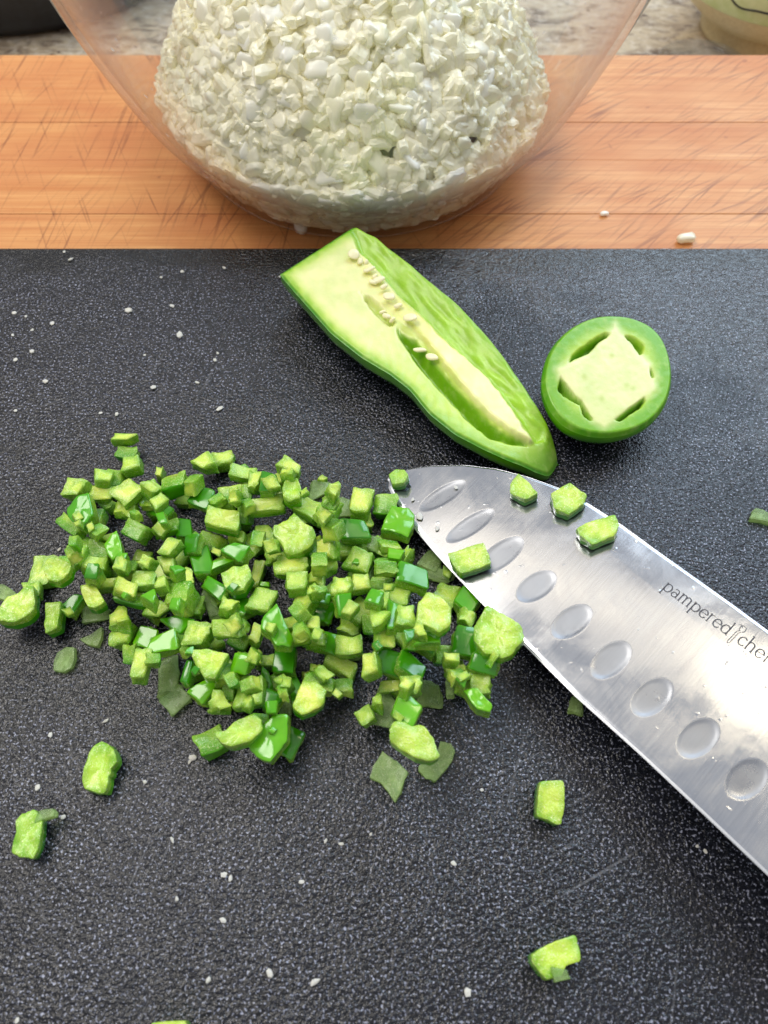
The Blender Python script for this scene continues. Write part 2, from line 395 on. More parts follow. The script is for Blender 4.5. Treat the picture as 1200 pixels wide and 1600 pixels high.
m_black = simple('black_handle', (18, 18, 19), 0.4, nscale=600, rgb2=(26, 26, 28), bump=0.1)
m_clay = simple('cream_stoneware', (214, 200, 156), 0.4, nscale=500, rgb2=(226, 214, 172), coat=0.2)
m_glaze = simple('green_glaze', (196, 212, 146), 0.18, nscale=120, rgb2=(216, 226, 174), coat=0.6)
m_line = simple('black_glaze_line', (26, 28, 30), 0.3)
m_sauce = simple('dark_red_sauce', (62, 10, 8), 0.15, nscale=160, rgb2=(110, 26, 16), bump=0.6, coat=0.5)

# --- blade steel: fine grinding lines across the blade, dried water film
M = NT('blade_steel')
c = M.coord()
lines = M.noise(M.coord(scale=(2600, 55, 1)), 1.0, 3, 0.6, 0.05)
film = M.noise(c, 75, 5, 0.65, 0.6); dots = M.noise(M.coord(loc=(.5, .2, 0)), 520, 2, 0.4)
col = M.mix(M.ramp(film, [(0.4, 0.0), (0.65, 0.5)]), lin(186, 190, 198), lin(204, 203, 202))
col = M.mix(M.ramp(lines, [(0.3, 0.22), (0.6, 0.0)]), col, lin(150, 150, 158))
r = M.math('ADD', M.ramp(film, [(0.38, 0.11), (0.60, 0.19)]), M.math('MULTIPLY', lines, 0.03))
b1 = M.bump(lines, 0.08, 0.00002); b2 = M.bump(M.ramp(dots, [(0.70, 0.0), (0.76, 1.0)]), 0.2, 0.0001, b1)
hol = M('Attribute', attribute_name='tone')
hf = M.ramp(hol.outputs['Fac'], [(0.0, 0.0), (1.0, 1.0)])
r = M.math('ADD', r, M.math('MULTIPLY', hf, 0.13)); col = M.mix(M.math('MULTIPLY', hf, 0.75), col, lin(138, 140, 146))
M.set(Base_Color=col, Metallic=0.93, Roughness=r, Normal=b2)
m_steel = M.m
m_edge = simple('edge_steel', (222, 224, 228), 0.3, metal=0.9)

# ------------------------------------------------------------------ worktop and boards
Z_MAPLE = -0.007; Z_COUNTER = -0.045
def box_mesh(name, x0, x1, y0, y1, z0, z1, bev=0.0, seg=2):
    bm = bmesh.new(); bmesh.ops.create_cube(bm, size=1.0)
    for v in bm.verts:
        v.co = Vector((x0 + (v.co.x + .5) * (x1 - x0), y0 + (v.co.y + .5) * (y1 - y0), z0 + (v.co.z + .5) * (z1 - z0)))
    if bev: bmesh.ops.bevel(bm, geom=list(bm.edges), offset=bev, segments=seg, affect='EDGES', profile=0.5)
    me = bpy.data.meshes.new(name); bm.to_mesh(me); bm.free(); return me
ct = link('counter', box_mesh('counter', -1.2, 1.2, -0.5, 1.0, Z_COUNTER - 0.03, Z_COUNTER, 0.003), [m_granite])
tag(ct, 'speckled cream and grey granite worktop behind the wooden board', kind='structure')

Y_EDGE = P(600, 386)[1]
db = link('cutting_board', box_mesh('cutting_board', -0.235, 0.235, -0.10, Y_EDGE, Z_MAPLE + 0.00015, 0.0, 0.0012, 3), [m_board])
tag(db, 'charcoal speckled composite cutting board lying flat under the diced green chilli', 'cutting board')

mb = empty('wooden_cutting_board', (0, 0.1, Z_COUNTER))
tag(mb, 'thick maple butcher block board with knife scars behind the dark board', 'wooden board')
rows = [P(600, y, Z_MAPLE)[1] for y in (86, 191, 250, 334)]
y = rows[-1]
while y > -0.10: y -= 0.0235; rows.append(y)
for i in range(len(rows) - 1):
    y1, y0 = rows[i], rows[i + 1]
    o = link('plank', box_mesh('plank', -0.27, 0.27, y0 - 0.1 + 0.0001, y1 - 0.1 - 0.0001, 0.001, Z_MAPLE - Z_COUNTER - (0.0001 if i % 2 else 0.0), 0.00014, 2), [m_maple], mb)

# ------------------------------------------------------------------ things behind the board
def bowl_profile(prof_out, thick, base_in):
    """outer profile bottom -> rim, then inner back down"""
    po = prof_out; pin = []
    for i in range(len(po) - 1, -1, -1):
        r, z = po[i]
        if z < base_in: break
        a = po[max(i - 1, 0)]; b = po[min(i + 1, len(po) - 1)]
        dx, dz = b[0] - a[0], b[1] - a[1]; L = math.hypot(dx, dz) or 1
        pin.append((r - dz / L * thick, max(z + dx / L * thick, base_in)))
    return po, pin
# black pan
p0 = P(22, 62, Z_COUNTER); 
pan = empty('frying_pan', (float(p0[0]) - 0.012, float(p0[1]) + 0.088, Z_COUNTER))
tag(pan, 'black iron pan standing on the granite at the top left corner', 'pan')
pr = [(0.001, 0.0), (0.082, 0.0), (0.088, 0.0015), (0.0915, 0.006), (0.094, 0.014), (0.103, 0.045), (0.1045, 0.047), (0.106, 0.045)]
inn = [(0.1015, 0.045), (0.090, 0.012), (0.084, 0.006), (0.001, 0.005)]
pr = pr[:-1]; v, f = lathe(pr + inn, 96, False); link('pan_body', mesh_np('pan_body', v, f), [m_pan], pan)
hb = bmesh.new()
me = box_mesh('pan_handle', -0.25, -0.098, -0.011, 0.011, 0.034, 0.041, 0.003); link('pan_handle', me, [m_pan], pan)

# stoneware bowl with dark red sauce
pc = P(1232, 40, Z_COUNTER)
sb = empty('stoneware_bowl', (0.2, 0.43, Z_COUNTER)); sb.scale = (0.88, 0.88, 0.9)
tag(sb, 'small stoneware bowl with green glaze and wavy black line at top right', 'bowl')
bp = [(0.0005, 0.003), (0.031, 0.003), (0.0325, 0.0), (0.0365, 0.0), (0.038, 0.003), (0.0362, 0.0095), (0.0425, 0.0125), (0.0525, 0.020), (0.0575, 0.0275)]
gp = [(0.0576, 0.0276), (0.0605, 0.0345), (0.0620, 0.043), (0.0623, 0.0465), (0.0610, 0.0480), (0.0590, 0.0470), (0.0575, 0.040), (0.053, 0.028), (0.042, 0.018), (0.0005, 0.013)]
v, f = lathe(bp, 96, False); link('bowl_foot', mesh_np('bowl_foot', v, f), [m_clay], sb)
v, f = lathe(gp, 96, False); link('bowl_glaze', mesh_np('bowl_glaze', v, f), [m_glaze], sb)
# wavy hand-drawn line
def surf_r(z): return float(np.interp(z, [q[1] for q in gp[:4]], [q[0] for q in gp[:4]]))
vv = []; ff = []; n = 240
for k in range(n):
    a = 2 * math.pi * k / n
    zc = 0.0375 + 0.0042 * math.sin(7 * a + 0.9) + 0.0012 * math.sin(17 * a)
    for dz, dr in ((-0.0006, 0.0001), (-0.0003, 0.00045), (0.0003, 0.00045), (0.0006, 0.0001)):
        z = zc + dz; rr = surf_r(z) + dr; vv.append((rr * math.cos(a), rr * math.sin(a), z))
for k in range(n):
    for j in range(3):
        a = k * 4 + j; b = ((k + 1) % n) * 4 + j; ff.append((a, b, b + 1, a + 1))
link('painted_line', mesh_np('painted_line', vv, ff), [m_line], sb)
# sauce surface
v = [(0, 0, 0.033)]; f = []; n = 64; R = 14
for i in range(1, R + 1):
    for k in range(n):
        a = 2 * math.pi * k / n; r = 0.0545 * i / R
        v.append((r * math.cos(a), r * math.sin(a), 0.033 + 0.0014 * mnoise.noise(Vector((r * 160 * math.cos(a), r * 160 * math.sin(a), 2)))))
for k in range(n): f.append((0, 1 + k, 1 + (k + 1) % n))
for i in range(R - 1):
    for k in range(n):
        f.append((1 + i * n + k, 1 + (i + 1) * n + k, 1 + (i + 1) * n + (k + 1) % n, 1 + i * n + (k + 1) % n))
so = link('sauce', mesh_np('sauce', v, f), [m_sauce]); so.location = sb.location; so.scale = sb.scale
tag(so, 'dark red sauce filling the small green stoneware bowl', 'sauce')
# clear lid under the stoneware bowl's edge
pd = P(1082, 76, Z_COUNTER)
v, f = lathe([(0.0005, 0.0006), (0.026, 0.0006), (0.0285, 0.0012), (0.0298, 0.003), (0.0302, 0.0046), (0.0296, 0.0048), (0.0288, 0.0034), (0.0275, 0.0022), (0.0005, 0.0018)], 72, False)
lid = link('plastic_lid', mesh_np('plastic_lid', v, f), [glass_mat('clear_plastic', 0.12, (0.9, 0.93, 0.97, 1))]); lid.location = (0.158, 0.392, Z_COUNTER); lid.scale = (0.72, 0.72, 1)
tag(lid, 'clear shallow plastic lid on the granite beside the stoneware bowl', 'lid')

# ------------------------------------------------------------------ glass bowl
BX, BY = -0.0094, 0.2727
BR = [0.030, 0.050, 0.0570, 0.0597, 0.0620, 0.0650, 0.0745, 0.0820, 0.0905, 0.0985, 0.1040, 0.1075]
BZ = [0.0002, 0.0002, 0.0008, 0.0030, 0.0070, 0.0125, 0.0245, 0.0400, 0.0610, 0.0850, 0.1030, 0.1150]
zz = np.array(BZ); 
def bowl_r(z): return np.interp(z, BZ, BR)
# smooth profile
tt = np.linspace(0, len(BR) - 1, 70); ro = blur(np.interp(tt, range(len(BR)), BR), 8); zo = blur(np.interp(tt, range(len(BZ)), BZ), 8)
outer = [(0.0005, 0.0010), (0.028, 0.0010)] + list(zip(ro.tolist(), zo.tolist()))
inner = []
N_ = len(ro)
for i in range(N_ - 1, -1, -1):
    a, b = max(i - 1, 0), min(i + 1, N_ - 1); dx, dz = ro[b] - ro[a], zo[b] - zo[a]; L = math.hypot(dx, dz)
    inner.append((ro[i] - dz / L * 0.0022, zo[i] + dx / L * 0.0022))
inner = [q for q in inner if q[1] > 0.0036]
rim = [(ro[-1] + 0.0016, zo[-1] + 0.001), (ro[-1] + 0.0016, zo[-1] + 0.0034), (ro[-1] - 0.0012, zo[-1] + 0.0044), (ro[-1] - 0.0032, zo[-1] + 0.0020)]
prof = outer + rim + inner + [(inner[-1][0] - 0.004, 0.0032), (0.0005, 0.0031)]
v, f = lathe([(float(a), float(b)) for a, b in prof], 160, False)
gb = link('glass_bowl', mesh_np('glass_bowl', v, f), [m_glass]); gb.location = (BX, BY, Z_MAPLE)
tag(gb, 'large clear glass mixing bowl full of chopped white onion on the maple board', 'glass bowl')
IR = np.array([q[0] for q in inner][::-1]); IZ = np.array([q[1] for q in inner][::-1])
def inner_r(z): return np.interp(z, IZ, IR)

# ------------------------------------------------------------------ chopped pieces
def dice_variant(seed, cuts=3, rag=0.10, jit=0.16, mats=None, skin=True, bevel=0.06, curved=0.08):
    rnd = random.Random(seed)
    bm = bmesh.new(); bmesh.ops.create_cube(bm, size=1.0)
    pull = {(a, b): (rnd.uniform(-1.3, 1.0) * jit, rnd.uniform(-1.3, 1.0) * jit) for a in (0, 1) for b in (0, 1)}
    if rnd.random() < 0.22:
        k_ = rnd.choice(list(pull)); pull[k_] = (-0.34, -0.22)
    for v in bm.verts:
        px_, py_ = pull[(int(v.co.x > 0), int(v.co.y > 0))]
        v.co.x += px_ * (1 if v.co.x > 0 else -1); v.co.y += py_ * (1 if v.co.y > 0 else -1)
        v.co.x += rnd.uniform(-jit, jit) * 0.5; v.co.y += rnd.uniform(-jit, jit) * 0.5; v.co.z += rnd.uniform(-jit, jit) * 0.45
    bmesh.ops.bevel(bm, geom=list(bm.edges), offset=bevel, segments=1, affect='EDGES')
    bmesh.ops.subdivide_edges(bm, edges=[e for e in bm.edges if e.calc_length() > 0.3], cuts=cuts, use_grid_fill=True)
    so = Vector((rnd.uniform(0, 50), rnd.uniform(0, 50), rnd.uniform(0, 50)))
    bm.normal_update()
    for v in bm.verts:
        c = v.co.copy()
        k = rag * (0.25 if (skin and c.z > 0.40) else 1.0)
        v.co += Vector((mnoise.noise(c * 2.3 + so), mnoise.noise(c * 2.3 + so + Vector((9, 0, 0))), mnoise.noise(c * 2.3 + so + Vector((0, 9, 0))))) * k
        v.co += v.normal * mnoise.noise(c * 6 + so) * k * 0.5
        v.co.z -= curved * (c.x * c.x) * 2
    bm.normal_update()
    me = bpy.data.meshes.new('chilli_piece'); 
    if skin:
        for fc in bm.faces:
            cz = sum(v.co.z + curved * v.co.x ** 2 * 2 for v in fc.verts) / len(fc.verts)
            fc.material_index = 1 if (fc.normal.z > 0.45 and cz > 0.26) else 0
    for fc in bm.faces: fc.smooth = True
    bm.to_mesh(me); bm.free()
    for m in mats: me.materials.append(m)
    try:
        if skin: me.set_sharp_from_angle(angle=math.radians(42))
    except Exception: pass
    co = np.empty(len(me.vertices) * 3, np.float32); me.vertices.foreach_get('co', co)
    return me, co.reshape(-1, 3)
NV = 30
DICE = [dice_variant(100 + i, 3, 0.07 + 0.12 * (i % 3) / 2, 0.13, (m_flesh, m_skin)) for i in range(NV)]
WETS = [dice_variant(300 + i, 3, 0.15, 0.22, (m_wet, m_wet)) for i in range(8)]

HS = 0.0004; HX0, HY0 = -0.14, 0.0
HM = np.zeros((700, 620), np.float32)
def cell(x, y): 
    return np.clip(((x - HX0) / HS).astype(int), 1, HM.shape[0] - 2), np.clip(((y - HY0) / HS).astype(int), 1, HM.shape[1] - 2)
def drop(co, eul, scl, x, y, sink=0.0004):
    Mx = np.array(eul.to_matrix()); q = (co * np.array(scl)) @ Mx.T
    # densify: verts plus midpoints to random partners is unnecessary at this size
    i, j = cell(q[:, 0] + x, q[:, 1] + y)
    h = HM[i, j]; gap = h - q[:, 2]
    z = float(np.partition(gap, -4)[-4]) 
    zmin_floor = float(-q[:, 2].min())
    z = max(z - sink, zmin_floor)
    return z, q
def splat(q, x, y, z):
    i, j = cell(q[:, 0] + x, q[:, 1] + y)
    for di in (-1, 0, 1):
        for dj in (-1, 0, 1):
            np.maximum.at(HM, (i + di, j + dj), q[:, 2] + z)

# (px, py, width px, height px, kind, rotation in the picture) -- F flesh up, S skin up, T skin to the side, W wet see-through
PILE = """
202 711 30 26 T 0;197 690 38 16 F 3;209 735 28 27 F -12;164 752 30 24 F 5;186 755 24 32 T 0;122 770 30 27 F 8;160 774 32 28 F 0;128 803 48 46 S 15
117 831 46 16 T 35;203 768 38 38 F 40;170 795 28 22 T 40;159 819 20 36 T 0;198 801 36 30 F 10;238 773 24 20 F 40;233 789 26 26 T 0;255 803 34 26 S 30;257 824 38 22 T -15
184 857 34 48 S -15;158 858 42 36 T 20;152 885 46 34 F 10;124 873 30 38 F -10;105 883 24 24 T 0;72 896 36 46 F 0;107 908 48 40 F 10;163 908 44 24 F -5;147 931 36 42 F 30
12 927 30 24 W 30;219 843 42 32 T 30;222 875 24 36 F 20;205 892 26 28 T 0;227 913 38 28 F -10;271 864 24 30 F 30;264 892 24 32 F 0;198 922 36 32 F 10;264 922 24 30 T 20;210 941 50 22 T 10
271 752 34 38 T 0;252 745 10 20 F 0;303 753 22 36 T 20;320 728 28 36 F -30;352 724 32 28 F -10;380 740 36 28 F 5;357 762 40 34 T -10;320 781 40 38 S 20;290 783 26 20 F 10
348 786 30 24 T 10;385 772 18 30 T 0;401 758 20 34 F 0;418 760 26 38 S 0;456 735 34 26 F 25;436 753 30 26 F -20;458 768 34 42 T -20;420 797 54 30 F -12;487 797 46 32 F 25
511 811 30 32 F 0;502 767 28 34 W 0;350 814 58 34 T 3;289 830 22 42 S -10;385 807 16 36 T 10;303 853 26 38 S 20;275 866 28 32 F 30;331 849 38 34 T 10;371 867 42 32 S 30
371 844 28 22 F 10;452 828 62 52 F 20;413 839 26 36 F -30;427 862 26 36 F -20;459 884 48 36 F 5;494 862 24 50 T -10;513 858 26 38 F 10;317 882 32 50 S -20;349 883 40 14 S -25
294 900 30 26 F 20;373 905 54 40 F 0;403 901 18 44 F 10;338 919 46 22 S 30;287 937 36 50 T 5;305 949 30 28 F 0;331 944 22 40 W -20;378 949 38 40 S 35
464 916 34 30 F 0;495 916 26 26 F 0;478 944 32 32 F 20;499 938 30 24 S 10;415 949 38 42 F 20;564 789 34 42 F 10;540 798 34 38 W 20;601 794 36 38 T 0;622 815 56 46 S 12
555 830 46 36 S 0;560 870 40 38 F 20;517 805 28 32 F 20;583 847 26 30 W 20;606 872 46 24 T 0;611 854 36 16 T 0;634 868 14 38 F 30;671 879 30 38 W 20;692 903 48 26 W 15
522 847 28 36 T 20;517 874 22 46 F -10;496 864 26 34 T 0;604 893 32 24 T 0;573 893 26 22 W 0;643 903 46 40 S 10;562 917 28 28 F 0;594 912 28 30 T 0;536 917 28 36 F 10
537 945 26 34 S 0;503 948 36 40 S 20;592 942 30 30 F 10;625 933 34 42 F 0;562 947 40 34 F 45;699 933 38 38 F 20;730 940 36 40 S 35;678 963 54 62 T 20;632 968 32 36 F 0
590 975 34 38 T 0;611 979 20 52 S 5;545 982 36 38 F 10;487 982 36 36 F 10;728 973 28 32 F 10;634 1001 30 36 F -15;667 998 36 32 S 0
42 963 66 44 F -25;56 933 26 28 F 0;89 968 28 54 F 10;117 942 28 38 S 20;142 962 50 20 W 0;149 996 38 30 W -20;103 1028 42 46 W 20;191 963 36 34 F 10;194 993 30 40 F 0
202 1019 18 36 T 0;224 986 34 38 S 10;247 954 36 32 F 20;256 1012 56 38 S -15;236 1059 26 44 F 0;266 1059 38 46 W 0;275 968 38 36 S 40;292 1012 18 16 T 30;312 996 36 34 F 10
363 991 46 36 F 0;338 1008 22 22 F 30;331 1038 62 50 F 15;356 1060 26 34 T 0;377 1038 28 36 S 20;319 1078 38 42 S 30;349 1099 36 32 F 0;403 1024 20 20 F 30;419 1033 34 18 F 5
447 1033 32 44 S 0;440 996 44 66 S -40;398 987 20 40 F 10;416 1064 22 42 S 0;389 1078 44 52 F 0;426 1094 34 36 S 20;443 1110 22 24 W 10;461 1082 24 58 S -25;274 1094 52 32 W 40
296 1052 14 36 S 10;377 1144 72 40 F 25;328 1162 44 46 T -30;403 1124 30 24 T 0;424 1164 58 54 S 20;445 1143 44 48 S 30;361 1085 20 30 T 0;377 973 26 26 T 0
545 984 38 40 F 0;475 989 44 42 F 20;510 1005 42 34 S 10;550 1012 34 30 W 0;533 1038 56 38 F 25;498 1068 50 22 T 20;538 1073 26 28 T 0;487 1103 52 56 F 15;494 1050 14 14 F 0
580 1033 26 38 F 0;603 1048 54 42 S 10;613 1071 34 20 F 0;594 1078 20 20 F 20;643 1045 46 34 S 25;638 1008 24 30 T 0;664 1006 40 32 S 30;692 1026 34 34 T 0;594 975 30 30 F 0
600 1012 26 34 F 0;641 1073 32 28 F 0;669 1085 34 46 W 0;592 1108 46 44 W 30;571 1120 28 24 F -30;638 1110 42 44 S 30;645 1162 84 46 T 22;685 1187 48 56 W -35;607 1205 58 64 W 30
775 996 84 66 T -30;724 1010 42 42 S 10;726 973 26 28 F 20;754 1040 46 34 S 20;717 1045 34 16 F 0;721 1066 36 36 F 10;752 1071 32 34 F 0;749 1099 58 30 S -40;703 1080 16 22 W 0
"""
# pieces away from the pile, each with its own label
LONE = [
 (160, 1203, 52, 74, 'F', 25, 'curved green chilli chip with a notch, alone left of centre below the pile'),
 (51, 1303, 54, 70, 'F', 15, 'upright pale green chilli piece alone near the left edge of the dark board'),
 (70, 1274, 28, 18, 'W', -20, 'dark wet bit of chilli leaning behind the pale piece near the left edge'),
 (858, 1254, 44, 66, 'F', 2, 'rectangular green chilli chip alone below the knife edge'),
 (866, 1492, 74, 56, 'F', -20, 'large pale green chilli chip nearest the bottom right corner'),
 (265, 1602, 56, 22, 'F', 4, 'green chilli chip half cut off by the bottom edge of the photo'),
 (1187, 807, 30, 26, 'W', 10, 'small see-through chilli scrap at the right edge above the knife'),
 (898, 1103, 20, 30, 'W', 5, 'tiny dark chilli scrap partly under the knife edge'),
 (870, 1524, 30, 14, 'W', 0, 'wet sliver tucked under the large chip near the bottom right corner'),
]
SPECIAL = {(775, 996): 'largest diced piece, bright green, leaning on the knife edge at the right of the pile',
 (42, 963): 'long pale wedge of chilli at the far left tip of the pile',
 (89, 968): 'pale rectangular stick of chilli beside the wedge at the left end of the pile',
 (128, 803): 'dark glossy skin side up piece at the upper left of the pile',
 (197, 690): 'topmost little pale bar of chilli above the upper left of the pile',
 (350, 814): 'long rectangular block of chilli with striped face in the upper middle of the pile',
 (452, 828): 'big ragged pale piece of chilli with membrane on top of the pile centre',
 (622, 815): 'square skin side up piece just left of the knife tip',
 (678, 963): 'big squarish pale piece in the right part of the pile near the blade',
 (645, 1162): 'long bright green boat shaped piece below the pile near the centre',
 (607, 1205): 'lowest translucent square flake under the bright boat shaped piece',
 (685, 1187): 'translucent flake under the right end of the boat shaped piece',
 (377, 1144): 'long pale block at the bottom of the pile beside a skin side up piece',
 (424, 1164): 'wide skin side up square at the very bottom of the pile',
 (749, 1099): 'narrow dark green strip lowest at the right end of the pile',
 (331, 1038): 'large bright pale wedge in the lower left of the pile',
 (440, 996): 'long glossy green strip slanting through the middle of the pile',
 (12, 927): 'small translucent flake cut off by the left edge of the photo',
 (103, 1028): 'dark translucent flake lying apart below the left end of the pile',
 (320, 728): 'small pale diamond shaped piece at the top edge of the pile',
 (502, 767): 'dark see-through square at the top edge of the pile left of the knife tip'}
rnd = random.Random(11)
GRP = 'diced green chilli pieces in the pile'
PILE_L = 'small diced green chilli piece among many alike in the pile on the dark board'
def place(px, py, w, h, kind, deg, label, group, cat='chilli piece', zadd=None, plane=None, thick=None):
    guess = 0.004
    for it in range(2):
        p = P(px, py, guess) if plane is None else PP(px, py, plane[0], plane[1])
        s = px_per_m(p)
        L = max(w, 10) / s * 0.99; Wd = max(h, 10) / s * 1.03
        T = 0.0036 * rnd.uniform(0.8, 1.25) if thick is None else thick
        k = rnd.randrange(NV); lib = WETS if kind == 'W' else DICE
        me, co = lib[k % len(lib)]
        rz = -math.radians(deg) + rnd.uniform(-0.08, 0.08)
        base = HM[cell(np.array([p[0]]), np.array([p[1]]))][0] if plane is None else 0
        ti = 0.07 + (0.30 if base > 0.0015 else 0.0)
        tx, ty = rnd.uniform(-ti, ti), rnd.uniform(-ti, ti)
        if kind == 'F':
            Wd2 = max(Wd * 0.92, 0.0022); scl = (L, Wd2, T); R = Euler((math.pi + tx, ty, 0)).to_matrix()
        elif kind == 'S':
            scl = (L, Wd * 0.95, T * 0.9); R = Euler((tx, ty, 0)).to_matrix()
        elif kind == 'T':      # skin towards the camera or away
            scl = (L, max(Wd * 0.75, 0.003), max(Wd * 0.8, 0.003)); sg = 1 if rnd.random() < 0.4 else -1
            R = Euler((sg * math.pi / 2 + tx + 0.35 * sg * rnd.random(), ty, 0)).to_matrix()
        else:
            scl = (L, Wd, 0.0013); R = Euler((tx * 0.5, ty * 0.5, 0)).to_matrix()
        Rz = Matrix.Rotation(rz, 3, 'Z')
        eul = (Rz @ R).to_euler()
        if plane is None:
            z, q = drop(co, eul, scl, p[0], p[1], 0.0011)
            guess = z
        else: break
    if plane is None:
        splat(q, p[0], p[1], z); loc = (p[0], p[1], z)
    else:
        n = Vector(plane[1]).normalized(); Q = n.to_track_quat('Z', 'Y').to_matrix() if False else Vector((0, 0, 1)).rotation_difference(n).to_matrix()
        Mx = (Q @ Rz @ R); eul = Mx.to_euler(); q = (co * np.array(scl)) @ np.array(Mx).T
        dlow = (q @ np.array(n)).min(); loc = np.asarray(p) - np.array(n) * (dlow + 0.00005)
    o = link('chilli_piece', me); o.location = [float(a) for a in loc]; o.rotation_euler = eul; o.scale = scl
    tag(o, label, cat, group)
    return o
# outlines of the pieces that can be made out one by one, (px, py) of the photograph
POLY = {
 (160, 1203): [(163, 1158), (176, 1162), (186, 1172), (191, 1190), (186, 1198), (178, 1204), (180, 1212), (174, 1216), (176, 1228), (168, 1243), (150, 1243), (132, 1236), (130, 1222), (136, 1200), (143, 1178), (150, 1166)],
 (51, 1303): [(38, 1270), (58, 1262), (72, 1276), (70, 1300), (64, 1330), (56, 1345), (36, 1343), (20, 1336), (22, 1318), (30, 1300), (28, 1282)],
 (858, 1254): [(838, 1222), (845, 1218), (876, 1219), (880, 1225), (881, 1262), (877, 1291), (868, 1292), (850, 1283), (834, 1279), (834, 1262)],
 (866, 1492): [(824, 1492), (840, 1481), (868, 1468), (900, 1457), (905, 1480), (907, 1503), (882, 1511), (876, 1528), (850, 1535), (836, 1520), (824, 1503)],
 (265, 1602): [(238, 1597), (266, 1594), (295, 1593), (300, 1612), (262, 1622), (236, 1612)],
 (12, 927): [(-6, 912), (7, 913), (21, 922), (30, 929), (16, 942), (-4, 936)],
 (607, 1205): [(597, 1171), (608, 1180), (624, 1190), (641, 1207), (632, 1225), (628, 1242), (618, 1258), (606, 1240), (594, 1224), (575, 1216), (582, 1194)],
 (685, 1187): [(688, 1156), (706, 1160), (714, 1172), (708, 1190), (694, 1208), (680, 1224), (664, 1218), (650, 1204), (652, 1196), (672, 1186), (684, 1172)],
 (645, 1162): [(614, 1131), (630, 1129), (642, 1138), (656, 1134), (668, 1143), (680, 1159), (689, 1190), (675, 1197), (651, 1192), (630, 1180), (607, 1164), (605, 1145)],
 (775, 996): [(759, 950), (777, 963), (798, 975), (815, 989), (820, 1010), (810, 1020), (801, 1033), (782, 1041), (770, 1033), (754, 1033), (742, 1019), (735, 1003), (738, 982), (749, 966)],
 (42, 963): [(5, 984), (12, 970), (26, 949), (42, 944), (54, 930), (68, 928), (71, 951), (71, 970), (56, 984), (35, 991), (14, 990)],
 (89, 968): [(79, 947), (103, 944), (101, 965), (98, 986), (75, 996), (74, 982), (77, 963)],
 (377, 1144): [(335, 1148), (352, 1145), (368, 1129), (396, 1117), (412, 1124), (415, 1141), (394, 1162), (363, 1173), (349, 1169), (338, 1157)],
 (424, 1164): [(417, 1145), (436, 1128), (459, 1127), (458, 1150), (457, 1169), (443, 1187), (429, 1204), (410, 1199), (394, 1183), (389, 1171), (403, 1157)],
 (452, 828): [(459, 797), (476, 814), (490, 821), (497, 835), (487, 853), (471, 863), (445, 865), (438, 849), (422, 830), (424, 818), (445, 809)],
 (622, 815): [(611, 793), (641, 798), (650, 807), (649, 823), (639, 847), (611, 837), (592, 833), (601, 812)],
 (350, 814): [(326, 795), (350, 799), (378, 804), (378, 821), (374, 837), (343, 830), (319, 825), (322, 809)],
 (128, 803): [(105, 796), (126, 780), (145, 773), (149, 791), (152, 808), (133, 831), (117, 822), (107, 810)],
 (678, 963): [(664, 931), (685, 935), (706, 959), (705, 987), (685, 1001), (660, 987), (646, 984), (650, 952)],
 (331, 1038): [(303, 1019), (326, 1015), (361, 1024), (352, 1040), (338, 1064), (321, 1064), (305, 1043), (300, 1029)],
 (440, 996): [(433, 945), (447, 975), (461, 1003), (457, 1017), (431, 1017), (422, 998), (405, 987), (410, 968)],
 (487, 1103): [(477, 1078), (498, 1080), (515, 1094), (510, 1117), (496, 1127), (475, 1136), (459, 1124), (466, 1101)],
 (749, 1099): [(721, 1082), (745, 1080), (759, 1099), (770, 1108), (766, 1121), (745, 1117), (735, 1106)],
 (103, 1028): [(91, 1019), (105, 1010), (121, 1012), (120, 1031), (114, 1045), (100, 1052), (82, 1049), (84, 1033)],
 (149, 996): [(124, 1000), (140, 993), (163, 979), (161, 998), (154, 1012), (135, 1008)],
 (732, 874): [(700, 870), (728, 860), (755, 852), (766, 872), (767, 885), (745, 893), (720, 901), (707, 887)],
 (817, 764): [(810, 744), (825, 757), (841, 777), (820, 786), (797, 775), (797, 759)],
 (888, 782): [(860, 777), (890, 758), (917, 780), (912, 792), (887, 809), (865, 800)],
 (932, 829): [(899, 832), (920, 820), (961, 809), (967, 825), (960, 842), (925, 856), (907, 845)],
 (624, 750): [(608, 746), (620, 737), (634, 739), (640, 749), (632, 760), (613, 761)],
 (184, 857): [(186, 833), (193, 853), (195, 874), (178, 882), (170, 872), (164, 855), (175, 842)],
 (147, 931): [(126, 918), (150, 913), (158, 928), (168, 944), (150, 954), (138, 952), (130, 936)],
 (107, 908): [(92, 897), (110, 893), (131, 903), (126, 920), (108, 932), (90, 930), (84, 914)],
 (373, 905): [(345, 900), (366, 888), (392, 886), (398, 905), (384, 928), (362, 932), (350, 920)],
 (458, 768): [(440, 770), (448, 752), (466, 752), (473, 768), (472, 786), (452, 790), (442, 784)],
}
